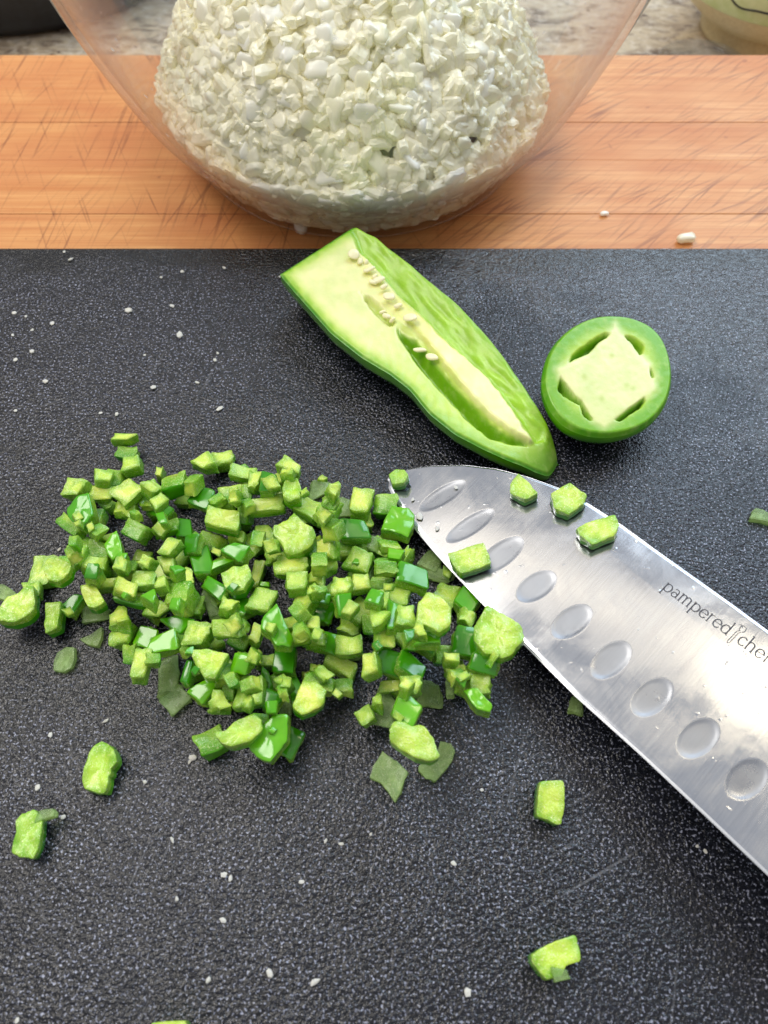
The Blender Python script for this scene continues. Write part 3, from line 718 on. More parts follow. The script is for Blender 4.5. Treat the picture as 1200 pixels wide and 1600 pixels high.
def poly_piece(key, kind, label, group, plane=None, T=None):
    global OIDX
    pl = POLY[key]; wet = kind == 'W'; sd = Vector((key[0] * .37, key[1] * .61, 5))
    T = T or (0.0014 if wet else 0.0042)
    pts = np.array(pl, float); n = 44
    cl = np.vstack([pts, pts[:1]]); d = np.r_[0, np.cumsum(np.hypot(*np.diff(cl, axis=0).T))]
    t = np.linspace(0, d[-1], n, endpoint=False); q = np.stack([np.interp(t, d, cl[:, 0]), np.interp(t, d, cl[:, 1])], 1)
    q = 0.9 * q + 0.05 * (np.roll(q, 1, 0) + np.roll(q, -1, 0)); cen = q.mean(0); q = cen + (q - cen) * (0.93 if plane is None else 1.0)
    z0 = 0.0
    tiltx = rnd.uniform(-.05, .12); tilty = rnd.uniform(-.08, .08)
    for it in range(3):
        if plane is None: w = np.array([P(a, b, z0 + T * 0.55) for a, b in q])
        else:
            nn = np.array(plane[1]); w = np.array([PP(a, b, plane[0] + nn * T * 0.55, nn) for a, b in q])
        c = w.mean(0); off = w - c
        if plane is None: loc2 = off[:, :2]
        else:
            ex = np.array([1.0, 0, 0]); ex -= nn * ex.dot(nn); ex /= np.linalg.norm(ex); ey = np.cross(nn, ex)
            loc2 = np.stack([off @ ex, off @ ey], 1)
        L = np.ptp(loc2[:, 0]); Wd = np.ptp(loc2[:, 1])
        rings = []          # (scale, z/T)
        spec = [(0.0, -.42), (0.5, -.44), (0.96, -.45), (1.0, -.38), (1.0, .0), (0.985, .40), (0.945, .46), (0.82, .465), (0.64, .46), (0.44, .455), (0.24, .45), (0.0, .445)]
        V_ = []
        for k_, (sc_, zz2) in enumerate(spec):
            if sc_ == 0: V_.append([(0, 0, zz2)]); continue
            V_.append([(loc2[i, 0] * sc_, loc2[i, 1] * sc_, zz2) for i in range(n)])
        vv = []; 
        for rg in V_:
            for (x, y, z) in rg:
                nz_ = mnoise.noise(Vector((x * 420, y * 420, z * 1.5)) + sd); n2_ = mnoise.noise(Vector((x * 1100, y * 1100, z * 3)) + sd)
                vv.append((x * (1 + (0.07 * n2_ if abs(z) < .44 else 0.03 * nz_)), y * (1 + (0.07 * n2_ if abs(z) < .44 else 0.03 * nz_)), (z + ((0.07 if kind == 'S' else 0.17) * nz_ + (0.02 if kind == 'S' else 0.035) * n2_) + 0.10 * (1 if wet else -1) * 0) * T))
        vv = np.array(vv)
        # curl of the wall: the skin bends a little across the piece
        vv[:, 2] += (-0.12 if kind == 'S' else 0.10) * T * ((vv[:, 0] / (L / 2)) ** 2 - 0.4)
        R = Euler((tiltx, tilty, 0)).to_matrix(); Rn = np.array(R); wv = vv @ Rn.T
        if plane is None:
            i_, j_ = cell(wv[:, 0] + c[0], wv[:, 1] + c[1]); gap = HM[i_, j_] - wv[:, 2]
            z = max(float(np.partition(gap, -6)[-6]) - 0.0010, float(-wv[:, 2].min())); z0 = z - T * 0.5
        else: break
    F = []; o0 = [0]; 
    for rg in V_: o0.append(o0[-1] + len(rg))
    for k_ in range(len(V_) - 1):
        a, b = o0[k_], o0[k_ + 1]
        for i in range(n):
            i2 = (i + 1) % n
            if len(V_[k_]) == 1: F.append((a, b + i2, b + i, k_))
            elif len(V_[k_ + 1]) == 1: F.append((a + i, a + i2, b, k_))
            else: F.append((a + i, a + i2, b + i2, b + i, k_))
    if kind != 'S' and not wet:   # skin underneath: local frame upside down
        lv_ = vv * np.array([1, -1, -1]); flip = Matrix.Rotation(math.pi, 3, 'X')
    else: lv_ = vv; flip = Matrix.Identity(3)
    me = bpy.data.meshes.new('chilli_piece'); me.from_pydata([(a / L, b / Wd, c_ / T) for a, b, c_ in lv_], [], [f_[:-1] for f_ in F]); me.update()
    for m in ((m_wet, m_wet) if wet else (m_flesh, m_skin)): me.materials.append(m)
    for p_, f_ in zip(me.polygons, F):
        p_.use_smooth = True
        if kind == 'S': p_.material_index = 1 if f_[-1] >= 5 else 0
        else: p_.material_index = 1 if f_[-1] <= 3 else 0
    se_ = me.attributes.new('sharp_edge', 'BOOLEAN', 'EDGE')
    for ei, e_ in enumerate(me.edges):
        a_, b_ = e_.vertices
        for k_ in (2, 3, 5):
            if o0[k_] <= a_ < o0[k_ + 1] and o0[k_] <= b_ < o0[k_ + 1]: se_.data[ei].value = True
    o = link('chilli_piece', me); o.scale = (L, Wd, T)
    if plane is None:
        o.location = (float(c[0]), float(c[1]), z); o.rotation_euler = (R @ flip).to_euler(); splat(wv, c[0], c[1], z)
    else:
        Q = Matrix(((ex[0], ey[0], nn[0]), (ex[1], ey[1], nn[1]), (ex[2], ey[2], nn[2])))
        o.rotation_euler = (Q @ flip).to_euler(); low = vv[:, 2].min(); o.location = [float(a) for a in (c + nn * (-low + 0.00005 - T * 0.55))]
    tag(o, label, 'chilli piece', group); return o
entries = []
for tok in PILE.replace('\n', ';').split(';'):
    tok = tok.split()
    if len(tok) == 6: entries.append((float(tok[0]), float(tok[1]), float(tok[2]), float(tok[3]), tok[4], float(tok[5])))
# hidden lower layer, so that the middle of the pile stands two to three pieces high
dense = [e for e in entries if sum(1 for g in entries if abs(g[0] - e[0]) < 45 and abs(g[1] - e[1]) < 45) >= 6]
for k in range(48):
    e = rnd.choice(dense)
    place(e[0] + rnd.uniform(-14, 14), e[1] + rnd.uniform(-14, 14), rnd.uniform(26, 36), rnd.uniform(24, 34), rnd.choice('FFTFT'), rnd.uniform(-60, 60), PILE_L, GRP)
order = sorted(entries, key=lambda e: (e[4] != 'W', (int(e[0]), int(e[1])) in POLY, -(e[2] * e[3] > 1500) * 0 + rnd.random()))
for e in order:
    sp = SPECIAL.get((int(e[0]), int(e[1])))
    if (int(e[0]), int(e[1])) in POLY: poly_piece((int(e[0]), int(e[1])), e[4], sp or PILE_L, GRP)
    else: place(*e, sp or PILE_L, GRP)
for k in range(48):
    e = rnd.choice(dense)
    place(e[0] + rnd.uniform(-18, 18), e[1] + rnd.uniform(-16, 18), rnd.uniform(18, 27), rnd.uniform(16, 26), rnd.choice('FTFS'), rnd.uniform(-90, 90), PILE_L, GRP)
for k in range(30):
    e = rnd.choice(entries)
    place(e[0] + rnd.uniform(-22, 22), e[1] + rnd.uniform(-18, 22), rnd.uniform(9, 17), rnd.uniform(8, 15), rnd.choice('FTS'), rnd.uniform(-90, 90), 'tiny diced green chilli crumb among many alike in the pile on the dark board', 'tiny chilli crumbs in the pile', thick=0.0016)
for e in LONE:
    if (e[0], e[1]) in POLY: poly_piece((e[0], e[1]), e[4], e[6], None)
    else: place(*e[:6], e[6], None)

# ------------------------------------------------------------------ halved chilli
C_RIM = np.array(lin(192, 220, 96)[:3]); C_WALL = np.array(lin(122, 180, 22)[:3]); C_CAV = np.array(lin(158, 204, 52)[:3])
C_PALE = np.array(lin(236, 238, 186)[:3]); C_RIB = np.array(lin(240, 240, 182)[:3]); C_SKIN = np.array(lin(62, 146, 10)[:3]); C_YEL = np.array(lin(205, 214, 70)[:3])
def cmix(a, b, t): return a + (b - a) * t[..., None]
LEFT = [(440, 424), (458, 446), (476, 466), (520, 516), (568, 554), (612, 580), (643, 604), (674, 642), (714, 674), (760, 698), (800, 716), (840, 728), (862, 729), (876, 718), (880, 706)]
RIGHT = [(560, 348), (592, 364), (620, 386), (650, 409), (676, 432), (704, 455), (728, 476), (772, 524), (804, 568), (822, 594), (836, 616), (853, 642), (868, 668), (876, 687), (880, 706)]
NU, NVV = 230, 110
Lp = blur(resample(LEFT, NU), 6) + np.array([-3.0, 3.0]); Rp = blur(resample(RIGHT, NU), 6); Lp[-12:] += (Rp[-12:] - Lp[-12:]) * np.linspace(0, 1, 12)[:, None] ** 2
s_ = np.linspace(0, 1, NU)[:, None]; t_ = (0.5 - 0.5 * np.cos(np.linspace(0, math.pi, NVV)))[None, :]
PXg = Lp[:, :1] + (Rp[:, :1] - Lp[:, :1]) * t_; PYg = Lp[:, 1:] + (Rp[:, 1:] - Lp[:, 1:]) * t_
zc = 0.0148 - 0.0050 * s_[:, 0] - 0.0035 * sstep(0.78, 1.0, s_[:, 0])               # height of the cut plane along the pod
base = np.array([[P(PXg[i, j], PYg[i, j], zc[i]) for j in range(NVV)] for i in range(NU)])
CAV_R = [(545, 360), (562, 335), (610, 360), (660, 400), (715, 446), (765, 495), (806, 548), (846, 606), (862, 650), (856, 690), (836, 694), (800, 640), (762, 592), (722, 556), (692, 528), (655, 490), (622, 462), (596, 430), (576, 408), (558, 392)]
CAV_L = [(618, 508), (628, 520), (650, 530), (672, 556), (700, 590), (732, 625), (764, 658), (792, 678), (824, 690), (826, 698), (800, 696), (765, 686), (735, 664), (706, 632), (676, 600), (652, 572), (634, 545), (622, 528)]
RIB = [(548, 386), (566, 396), (584, 412), (600, 436), (624, 464), (656, 492), (692, 530), (724, 558), (764, 594), (800, 640), (834, 692), (826, 696), (796, 680), (764, 656), (732, 622), (702, 588), (676, 556), (654, 528), (640, 512), (620, 500), (598, 470), (574, 440), (556, 410)]
PIT = [(563, 455), (578, 462), (592, 476), (606, 492), (616, 506), (606, 508), (590, 494), (574, 476)]
sdo = poly_sd(PXg, PYg, np.vstack([Lp, Rp[::-1]]).tolist())
dR = np.hypot(PXg - Rp[:, :1], PYg - Rp[:, 1:]) 
sR = poly_sd(PXg, PYg, CAV_R); sL = poly_sd(PXg, PYg, CAV_L); sB = poly_sd(PXg, PYg, RIB); sP = poly_sd(PXg, PYg, PIT)
nz = np.array([[mnoise.noise(Vector((PXg[i, j] * 0.09, PYg[i, j] * 0.09, 1.0))) for j in range(NVV)] for i in range(NU)])
nz2 = np.array([[mnoise.noise(Vector((PXg[i, j] * 0.022 + PYg[i, j] * 0.02, (PXg[i, j] - PYg[i, j]) * 0.11, 4.0))) for j in range(NVV)] for i in range(NU)])
tcut = (PXg - 500) / 370
dz = np.zeros_like(sR)
dz -= 0.0056 * sstep(-1, 13, sR + 1.2 * nz) * sstep(3, 62, dR) * (0.75 + 0.25 * (1 - tcut))
dz -= 0.0042 * sstep(-1, 13, sL + 1.6 * nz)
dz += 0.0016 * sstep(-2, 6, sB + 2 * nz) * sstep(0.25, 0.5, tcut)
dz -= 0.0026 * sstep(-1, 4, sP + 4 * nz)
dz += 0.00008 * nz + 0.0004 * nz2 * sstep(-2, 8, sR)
edgeR = 1 - sstep(0, 12, dR)
dz -= 0.0030 * edgeR ** 1.5
edge = 1 - sstep(0, 5, sdo); dz -= 0.0006 * edge
tipf = sstep(0.90, 1.0, s_) * np.ones_like(sdo)
dz -= 0.0045 * sstep(0.80, 1.0, s_) ** 2 * (1 - sstep(0, 45, sdo))
colr = np.broadcast_to(C_RIM, sR.shape + (3,)).copy()
colr = cmix(colr, C_PALE, sstep(0, 1, 1 - sstep(0.10, 0.62, tcut)) * sstep(3, 26, sdo))
colr = cmix(colr, C_WALL * 1.15, (1 - sstep(14, 40, dR)) * (1 - sstep(.75, .9, tcut)))
colr = cmix(colr, C_CAV * (1 + 0.22 * nz2[..., None]), sstep(-2, 6, sR + 2 * nz))
colr = cmix(colr, C_WALL * 0.92, sstep(-1, 3, sL + 1.6 * nz))  # left groove painted a darker green, standing in for its shade
colr = cmix(colr, C_RIB, sstep(-1, 3, sB + 2 * nz))
colr = cmix(colr, C_YEL, 0.55 * sstep(0, 4, sB) * (1 - sstep(4, 9, sB)) * sstep(0.30, 0.36, tcut) * (1 - sstep(0.55, 0.65, tcut)))
colr = cmix(colr, np.array(lin(178, 206, 108)[:3]), 0.6 * sstep(-1, 4, sP))
colr = cmix(colr, C_WALL, 0.85 * (1 - sstep(2, 15 + 14 * sstep(0.35, 0.7, tcut), sdo + 4 * nz)) * (1 - sstep(0, 4, np.maximum(sB, sL))))
colr = cmix(colr, np.array(lin(104, 160, 40)[:3]), sstep(0.80, 0.93, s_) * np.ones_like(sdo) * 0.85 * (1 - 0.8 * sstep(0, 6, np.maximum(sB, np.maximum(sR, sL)))))
colr = cmix(colr, C_SKIN, np.maximum(sstep(0.35, 0.85, edgeR), 1 - sstep(1.5, 4.5, sdo)))
top = base.copy(); top[..., 2] += dz
org = np.array(P(660, 560, 0.0)); 
hp = empty('halved_chilli', tuple(float(a) for a in org))
tag(hp, 'lengthwise halved green chilli lying cut side up with its seeds showing', 'chilli half')
me = mesh_np('cut_face', (top.reshape(-1, 3) - org), grid_faces(NU, NVV, flip=True)); set_color(me, np.concatenate([colr.reshape(-1, 3), np.ones((NU * NVV, 1))], 1))
link('cut_face', me, [m_cut], hp)
# outer skin: half-round shell below the rim
NS = 44; sk = np.zeros((NU, NS, 3))
for i in range(NU):
    a = top[i, 0]; b = top[i, -1]; mid = (a + b) / 2; hw = np.linalg.norm((b - a)[:2]) / 2
    dirv = (b - a) / (np.linalg.norm(b - a) + 1e-9)
    depth = min(zc[i] - 0.0002, hw * 1.05 + 0.0004); depth = max(depth, 0.0008)
    for k in range(NS):
        ph = math.pi * k / (NS - 1)
        r = 1 + 0.035 * math.sin(ph) ** 0.5 * (1 if 0 < k < NS - 1 else 0)
        cs_ = math.cos(ph); q = mid - dirv * hw * math.copysign(abs(cs_) ** 1.7, cs_)
        q[2] = (a[2] * (1 - k / (NS - 1)) + b[2] * (k / (NS - 1))) - depth * math.sin(ph) ** 0.8
        sk[i, k] = q
sk[..., 2] -= max(0, sk[..., 2].min() - 0.0002)
sk[..., 2] = np.maximum(sk[..., 2], 0.0002)
vv = sk.reshape(-1, 3) - org; ff = grid_faces(NU, NS)
link('skin', mesh_np('skin', vv, ff), [m_skin_big], hp)
# sawn end wall at the open end (facing the bowl)
ev = [top[0, j] - org for j in range(NVV)] + [np.array([np.interp(t_[0, j], np.linspace(0, 1, NS), sk[0, :, c]) for c in range(3)]) - org for j in range(NVV)]
ef = [(j, j + 1, NVV + j + 1, NVV + j) for j in range(NVV - 1)]
me = mesh_np('end_cut', ev, ef, False); set_color(me, [tuple(lin(206, 226, 140))] * len(ev)); link('end_cut', me, [m_cut], hp)
# seeds
def seed_mesh():
    bm = bmesh.new(); bmesh.ops.create_uvsphere(bm, u_segments=14, v_segments=9, radius=0.5)
    for v in bm.verts:
        v.co.z *= 0.38; v.co.y *= 0.72 - 0.2 * v.co.x
        v.co.z += 0.05 * math.sin(v.co.x * 5)
    for f_ in bm.faces: f_.smooth = True
    me = bpy.data.meshes.new('seed'); bm.to_mesh(me); bm.free(); me.materials.append(m_seed); return me
sm = seed_mesh()
for (x, y, w, h, dg, up) in [(553, 397, 17, 20, 60, .0022), (577, 421, 19, 10, 15, .0016), (592, 437, 20, 12, 20, .0014), (608, 463, 20, 15, -25, .0018), (641, 496, 22, 18, -30, .0022), (604, 494, 16, 9, -40, .0008), (656, 547, 19, 9, -10, -.0006), (675, 558, 21, 12, -25, .0002), (586, 432, 11, 8, 40, .0008), (572, 410, 10, 8, 50, .0008), (563, 408, 14, 9, 80, .0014), (583, 441, 15, 9, -30, .001), (600, 448, 13, 9, 30, .0016), (622, 478, 14, 9, 10, .0012), (598, 488, 12, 7, 20, .0002), (613, 500, 10, 7, 30, .0004)]:
    p = P(x, y, 0.0135 + up); s = px_per_m(p)
    o = link('seed', sm, (), hp); o.location = [float(a) for a in (p - org)]; o.scale = (w / s * rnd.uniform(.95, 1.2), h / s * rnd.uniform(1.2, 1.6), 0.0032)
    o.rotation_euler = (rnd.uniform(-.3, .3), rnd.uniform(-.3, .3), math.radians(dg))

# ------------------------------------------------------------------ cut chilli end with four-lobed core
cx, cy = 950.0, 584.0
nrm = np.array([0.02, -math.sin(math.radians(9)), math.cos(math.radians(9))]); pc0 = P(cx, cy, 0.0145)
OUT = [(848, 600), (851, 570), (862, 542), (880, 520), (905, 502), (932, 492), (960, 490), (990, 494), (1018, 506), (1036, 524), (1047, 550), (1052, 580), (1049, 610), (1038, 636), (1020, 656), (995, 670), (965, 678), (935, 679), (905, 673), (878, 658), (858, 632)]
oa = np.array(OUT, float); ang = np.unwrap(np.arctan2(oa[:, 1] - cy, oa[:, 0] - cx)); rr_ = np.hypot(oa[:, 0] - cx, oa[:, 1] - cy)
NA, NR = 180, 60
th = np.linspace(0, 2 * math.pi, NA, endpoint=False)
o_ = np.argsort(ang % (2 * math.pi)); aw = (ang % (2 * math.pi))[o_]; rw = rr_[o_]
Rr = np.interp(th, np.r_[aw[-1] - 2 * math.pi, aw, aw[0] + 2 * math.pi], np.r_[rw[-1], rw, rw[0]])
for _ in range(5): Rr = (np.roll(Rr, 1) + 2 * Rr + np.roll(Rr, -1)) / 4
Rr *= 1.0
rho = np.linspace(0, 1, NR)
GX = cx + Rr[None, :] * np.cos(th)[None, :] * rho[:, None]; GY = cy + Rr[None, :] * np.sin(th)[None, :] * rho[:, None]
def zz_(pts): return [(820 + x / 4.615, 460 + y / 4.615) for x, y in pts]
H1 = zz_([(318, 492), (340, 440), (390, 395), (450, 350), (520, 305), (580, 278), (614, 282), (590, 312), (530, 348), (490, 395), (450, 432), (380, 460)])
H2 = zz_([(716, 298), (760, 300), (820, 335), (858, 370), (848, 425), (826, 436), (795, 390), (760, 345)])
H3 = zz_([(258, 596), (290, 635), (330, 690), (370, 738), (412, 768), (440, 820), (494, 905), (470, 912), (420, 870), (400, 800), (350, 775), (280, 735), (240, 690), (246, 630)])
H4 = zz_([(645, 908), (690, 870), (750, 820), (810, 778), (862, 738), (872, 765), (840, 815), (780, 850), (720, 895), (680, 915)])
H5 = zz_([(900, 530), (920, 545), (936, 595), (920, 606), (905, 575)])
CORE = zz_([(650, 215), (690, 290), (760, 345), (826, 436), (890, 500), (930, 600), (940, 690), (862, 738), (750, 820), (645, 908), (570, 950), (494, 905), (440, 820), (405, 768), (330, 690), (258, 596), (235, 540), (318, 492), (450, 432), (530, 348), (610, 290)])
hole = np.maximum.reduce([poly_sd(GX, GY, h) for h in (H1, H2, H3, H4, H5)]); core = poly_sd(GX, GY, CORE)
nzs = np.array([[mnoise.noise(Vector((GX[i, j] * 0.12, GY[i, j] * 0.12, 7.0))) for j in range(NA)] for i in range(NR)])
dzs = -0.0040 * sstep(-0.5, 3.5, hole + 1.3 * nzs) + 0.00015 * sstep(-6, 8, core) + 0.00005 * nzs - 0.0016 * sstep(0.93, 1.0, rho)[:, None] ** 2
cg = np.broadcast_to(np.array(lin(176, 210, 74)[:3]), GX.shape + (3,)).copy()
rim_f = (rho[:, None] * np.ones_like(GX)) + 0.025 * nzs
cg = cmix(cg, np.array(lin(108, 174, 6)[:3]), sstep(0.62, 0.86, rim_f))
cg = cmix(cg, np.array(lin(70, 150, 4)[:3]), sstep(0.93, 0.985, rim_f))
cg = cmix(cg, np.array(lin(226, 232, 186)[:3]), 0.5 * sstep(-12, 0, core + 3 * nzs) + 0.5 * sstep(-3, 3, core + 1.5 * nzs))
cg = cmix(cg, np.array(lin(120, 180, 30)[:3]), sstep(-1, 2.5, hole))
for (x, y) in zz_([(625, 440), (425, 595), (735, 655), (555, 755), (782, 680)]):
    cg = cmix(cg, np.array(lin(190, 206, 122)[:3]), 0.75 * np.exp(-((GX - x) ** 2 + (GY - y) ** 2) / 22.0))
bs = np.array([[PP(GX[i, j], GY[i, j], pc0, nrm) for j in range(NA)] for i in range(NR)])
tp = bs + dzs[..., None] * nrm
org2 = np.array([pc0[0], pc0[1], 0.0])
vv = (tp.reshape(-1, 3) - org2).tolist(); ff = []
for i in range(NR - 1):
    for j in range(NA):
        k = (j + 1) % NA; ff.append((i * NA + j, i * NA + k, (i + 1) * NA + k, (i + 1) * NA + j)[::-1])
se = empty('chilli_end_slice', tuple(float(a) for a in org2)); tag(se, 'round cut end of green chilli standing with pale four-lobed core facing up', 'chilli end')
me = mesh_np('cut_face', vv, ff); set_color(me, np.concatenate([cg.reshape(-1, 3), np.ones((NR * NA, 1))], 1)); link('cut_face', me, [m_cut], se)
# skin dome under it
rimp = tp[-1]; cen = rimp.mean(0); NK = 24; vv = []
for k in range(NK):
    u = k / (NK - 1)
    for j in range(NA):
        d = rimp[j] - cen; bul = 1.0 + 0.012 * math.sin(min(u * 3, 1) * math.pi)
        shr = math.cos(u * math.pi * 0.42)
        q = cen + d * bul * shr
        zt = rimp[j][2] * (1 - math.sin(u * math.pi / 2) ** 1.15) + 0.0002 * u
        q[2] = max(zt, 0.0002); vv.append(q - org2)
ff = []
for k in range(NK - 1):
    for j in range(NA):
        j2 = (j + 1) % NA; ff.append((k * NA + j, k * NA + j2, (k + 1) * NA + j2, (k + 1) * NA + j))
vv.append(np.array([cen[0] - org2[0], cen[1] - org2[1], 0.0002])); ff += [((NK - 1) * NA + j, (NK - 1) * NA + (j + 1) % NA, NK * NA) for j in range(NA)]
link('skin', mesh_np('skin', vv, ff), [m_skin_big], se)

# ------------------------------------------------------------------ knife
k0 = P(605, 750, 0.0035); k1 = P(1200, 1367, 0.0155); k2 = P(1200, 986, 0.0165)
kn = np.cross(k1 - k0, k2 - k0); kn /= np.linalg.norm(kn)
if kn[2] < 0: kn = -kn
U = (k1 - k0) + 0.75 * (k2 - k0); U -= kn * np.dot(U, kn); U /= np.linalg.norm(U); V = np.cross(kn, U)     # V points to the spine
def kuv(x, y):
    d = PP(x, y, k0, kn) - k0; return float(np.dot(d, U)), float(np.dot(d, V))
SP = [(605, 750), (612, 741), (630, 735), (650, 731), (675, 728), (725, 727), (775, 733), (825, 746), (875, 764), (920, 788), (970, 820), (1025, 860), (1100, 913), (1150, 949), (1200, 986)]
ED = [(605, 750), (608, 763), (615, 777), (630, 799), (650, 828), (675, 858), (700, 886), (750, 939), (815, 1003), (900, 1088), (1000, 1178), (1100, 1272), (1200, 1367)]
sp = np.array([kuv(*q) for q in SP]); ed = np.array([kuv(*q) for q in ED])
umin = min(sp[:, 0].min(), ed[:, 0].min())
for arr in (sp, ed):
    o = np.argsort(arr[:, 0]); arr[:] = arr[o]
# extend out of frame to the heel
def extend(a, ln):
    d = (a[-1] - a[-4]); d /= np.linalg.norm(d); return np.vstack([a, a[-1] + d * ln * 0.5, a[-1] + d * ln])
UE = 0.172
sp = np.vstack([sp, [UE, sp[-1, 1] + 0.001]]); ed = np.vstack([ed, [UE, ed[-1, 1] - 0.0035]])
tip = np.array([umin, (sp[0, 1] + ed[0, 1]) / 2])
NU2, NV2 = 900, 150
uu = umin + (UE - umin) * (np.linspace(0, 1, NU2) ** 1.25)
vs_ = blur(np.interp(uu, sp[:, 0], sp[:, 1])[:, None], 14)[:, 0]; ve_ = blur(np.interp(uu, ed[:, 0], ed[:, 1])[:, None], 14)[:, 0]
w0 = np.sqrt(np.clip((uu - umin) / 0.0022, 0, 1)); midl = (vs_ + ve_) / 2
vs_ = midl + (vs_ - midl) * w0; ve_ = midl + (ve_ - midl) * w0
fr = np.linspace(0, 1, NV2)
GU = uu[:, None] * np.ones((1, NV2)); GV = ve_[:, None] + (vs_ - ve_)[:, None] * fr[None, :]
dist_e = (GV - ve_[:, None]); dist_s = (vs_[:, None] - GV)
hz = 0.00030 * np.clip(dist_e / 0.030, 0, 1) ** 1.0
hz += 0.00010 * sstep(0, 0.0013, dist_e)
hz -= 0.0002 * (1 - sstep(0, 0.0006, dist_s)) 
GR = [(692, 775, 84, 26), (735, 822, 74, 34), (782, 868, 76, 34), (838, 917, 72, 34), (893, 972, 74, 38), (954, 1032, 78, 44), (1018, 1090, 82, 46), (1090, 1154, 86, 48), (1166, 1218, 90, 50)]
ed_dir = np.array(kuv(1000, 1178)) - np.array(kuv(815, 1003)); ed_dir /= np.linalg.norm(ed_dir)
cents = [np.array(kuv(a, b)) for a, b, _, _ in GR]
step = cents[-1] - cents[-2]
for k in range(4): cents.append(cents[-1] + step)
hollow = np.zeros_like(hz)
for n_, c0 in enumerate(cents):
    SG = 1.0 if n_ < 3 else -1.0
    # slot axis: perpendicular to the local edge, from the photo leaning a little toward the tip at the tip end
    if n_ < len(GR):
        a, b, L_, W_ = GR[n_]
        e = {0: (35, -22), 1: (36, -24), 2: (34, -26), 3: (28, -20), 4: (28, -22)}.get(n_, (27, -25))
        ax = np.array(kuv(a + e[0], b + e[1])) - c0; La = np.linalg.norm(ax) * 1.04; ax /= np.linalg.norm(ax)
    else: La = 0.0052
    pr_ = np.array([-ax[1], ax[0]]); Wb = 0.0031 if n_ > 1 else 0.0025
    du = GU - c0[0]; dv = GV - c0[1]
    A = (du * ax[0] + dv * ax[1]) / La; B = (du * pr_[0] + dv * pr_[1]) / Wb
    q = A * A + B * B
    hz -= 0.00008 * sstep(0, 0.5, 1 - q) + 0.00007 * sstep(0, 0.9, 1 - q) * (1 + np.clip(B, -1, 1) * SG)
    hollow = np.maximum(hollow, sstep(0.0, 0.10, 1 - q))
kn_root = empty('kitchen_knife'); 
Mk = Matrix(((U[0], V[0], kn[0], k0[0]), (U[1], V[1], kn[1], k0[1]), (U[2], V[2], kn[2], k0[2]), (0, 0, 0, 1))); kn_root.matrix_world = Mk
tag(kn_root, 'wide steel kitchen knife blade with oval hollows and brand lettering, bits stuck on', 'knife')
tv = np.stack([GU, GV, hz], -1).reshape(-1, 3); bvv = np.stack([GU[:, ::6], GV[:, ::6], -0.0012 * np.clip(dist_e[:, ::6] / 0.03, 0, 1)], -1)
NB = bvv.shape[1]
ff = grid_faces(NU2, NV2); me = mesh_np('blade', np.vstack([tv, bvv.reshape(-1, 3)]), ff + grid_faces(NU2, NB, NU2 * NV2, True) + [(i * NV2 + NV2 - 1, (i + 1) * NV2 + NV2 - 1, NU2 * NV2 + (i + 1) * NB + NB - 1, NU2 * NV2 + i * NB + NB - 1)[::-1] for i in range(NU2 - 1)])
hv_ = np.zeros(NU2 * NV2 + NU2 * NB); hv_[:NU2 * NV2] = hollow.ravel(); set_color(me, np.stack([hv_, hv_, hv_, np.ones_like(hv_)], 1))
bl = link('blade', me, [m_steel], kn_root)
# honed edge bevel
evv = []; 
for i in range(0, NU2, 2):
    v0 = ve_[i]; evv += [(uu[i], v0 + 0.0004, 0.00010 + 0.00003), (uu[i], v0 - 0.00012, -0.00006)]
n_ = len(evv) // 2; ef = [(2 * i, 2 * i + 1, 2 * i + 3, 2 * i + 2) for i in range(n_ - 1)]
link('cutting_edge', mesh_np('cutting_edge', evv, ef), [m_edge], kn_root)
# handle (outside the frame)
hv0 = ed[-1, 1] * 0.35 + sp[-1, 1] * 0.65
bm = bmesh.new(); rings = []
for (du, w_, t__) in [(0.0, 0.013, 0.0035), (0.006, 0.0125, 0.0065), (0.03, 0.012, 0.009), (0.07, 0.013, 0.0095), (0.105, 0.0145, 0.009), (0.118, 0.013, 0.007), (0.121, 0.008, 0.004)]:
    rings.append([bm.verts.new((UE - 0.001 + du, hv0 + w_ * math.cos(2 * math.pi * k / 24), t__ * math.sin(2 * math.pi * k / 24))) for k in range(24)])
for a, b in zip(rings, rings[1:]):
    for k in range(24): bm.faces.new((a[k], a[(k + 1) % 24], b[(k + 1) % 24], b[k]))
bm.faces.new(rings[0][::-1]); bm.faces.new(rings[-1])
for f_ in bm.faces: f_.smooth = True
me = bpy.data.meshes.new('handle'); bm.to_mesh(me); bm.free(); link('handle', me, [m_black], kn_root)
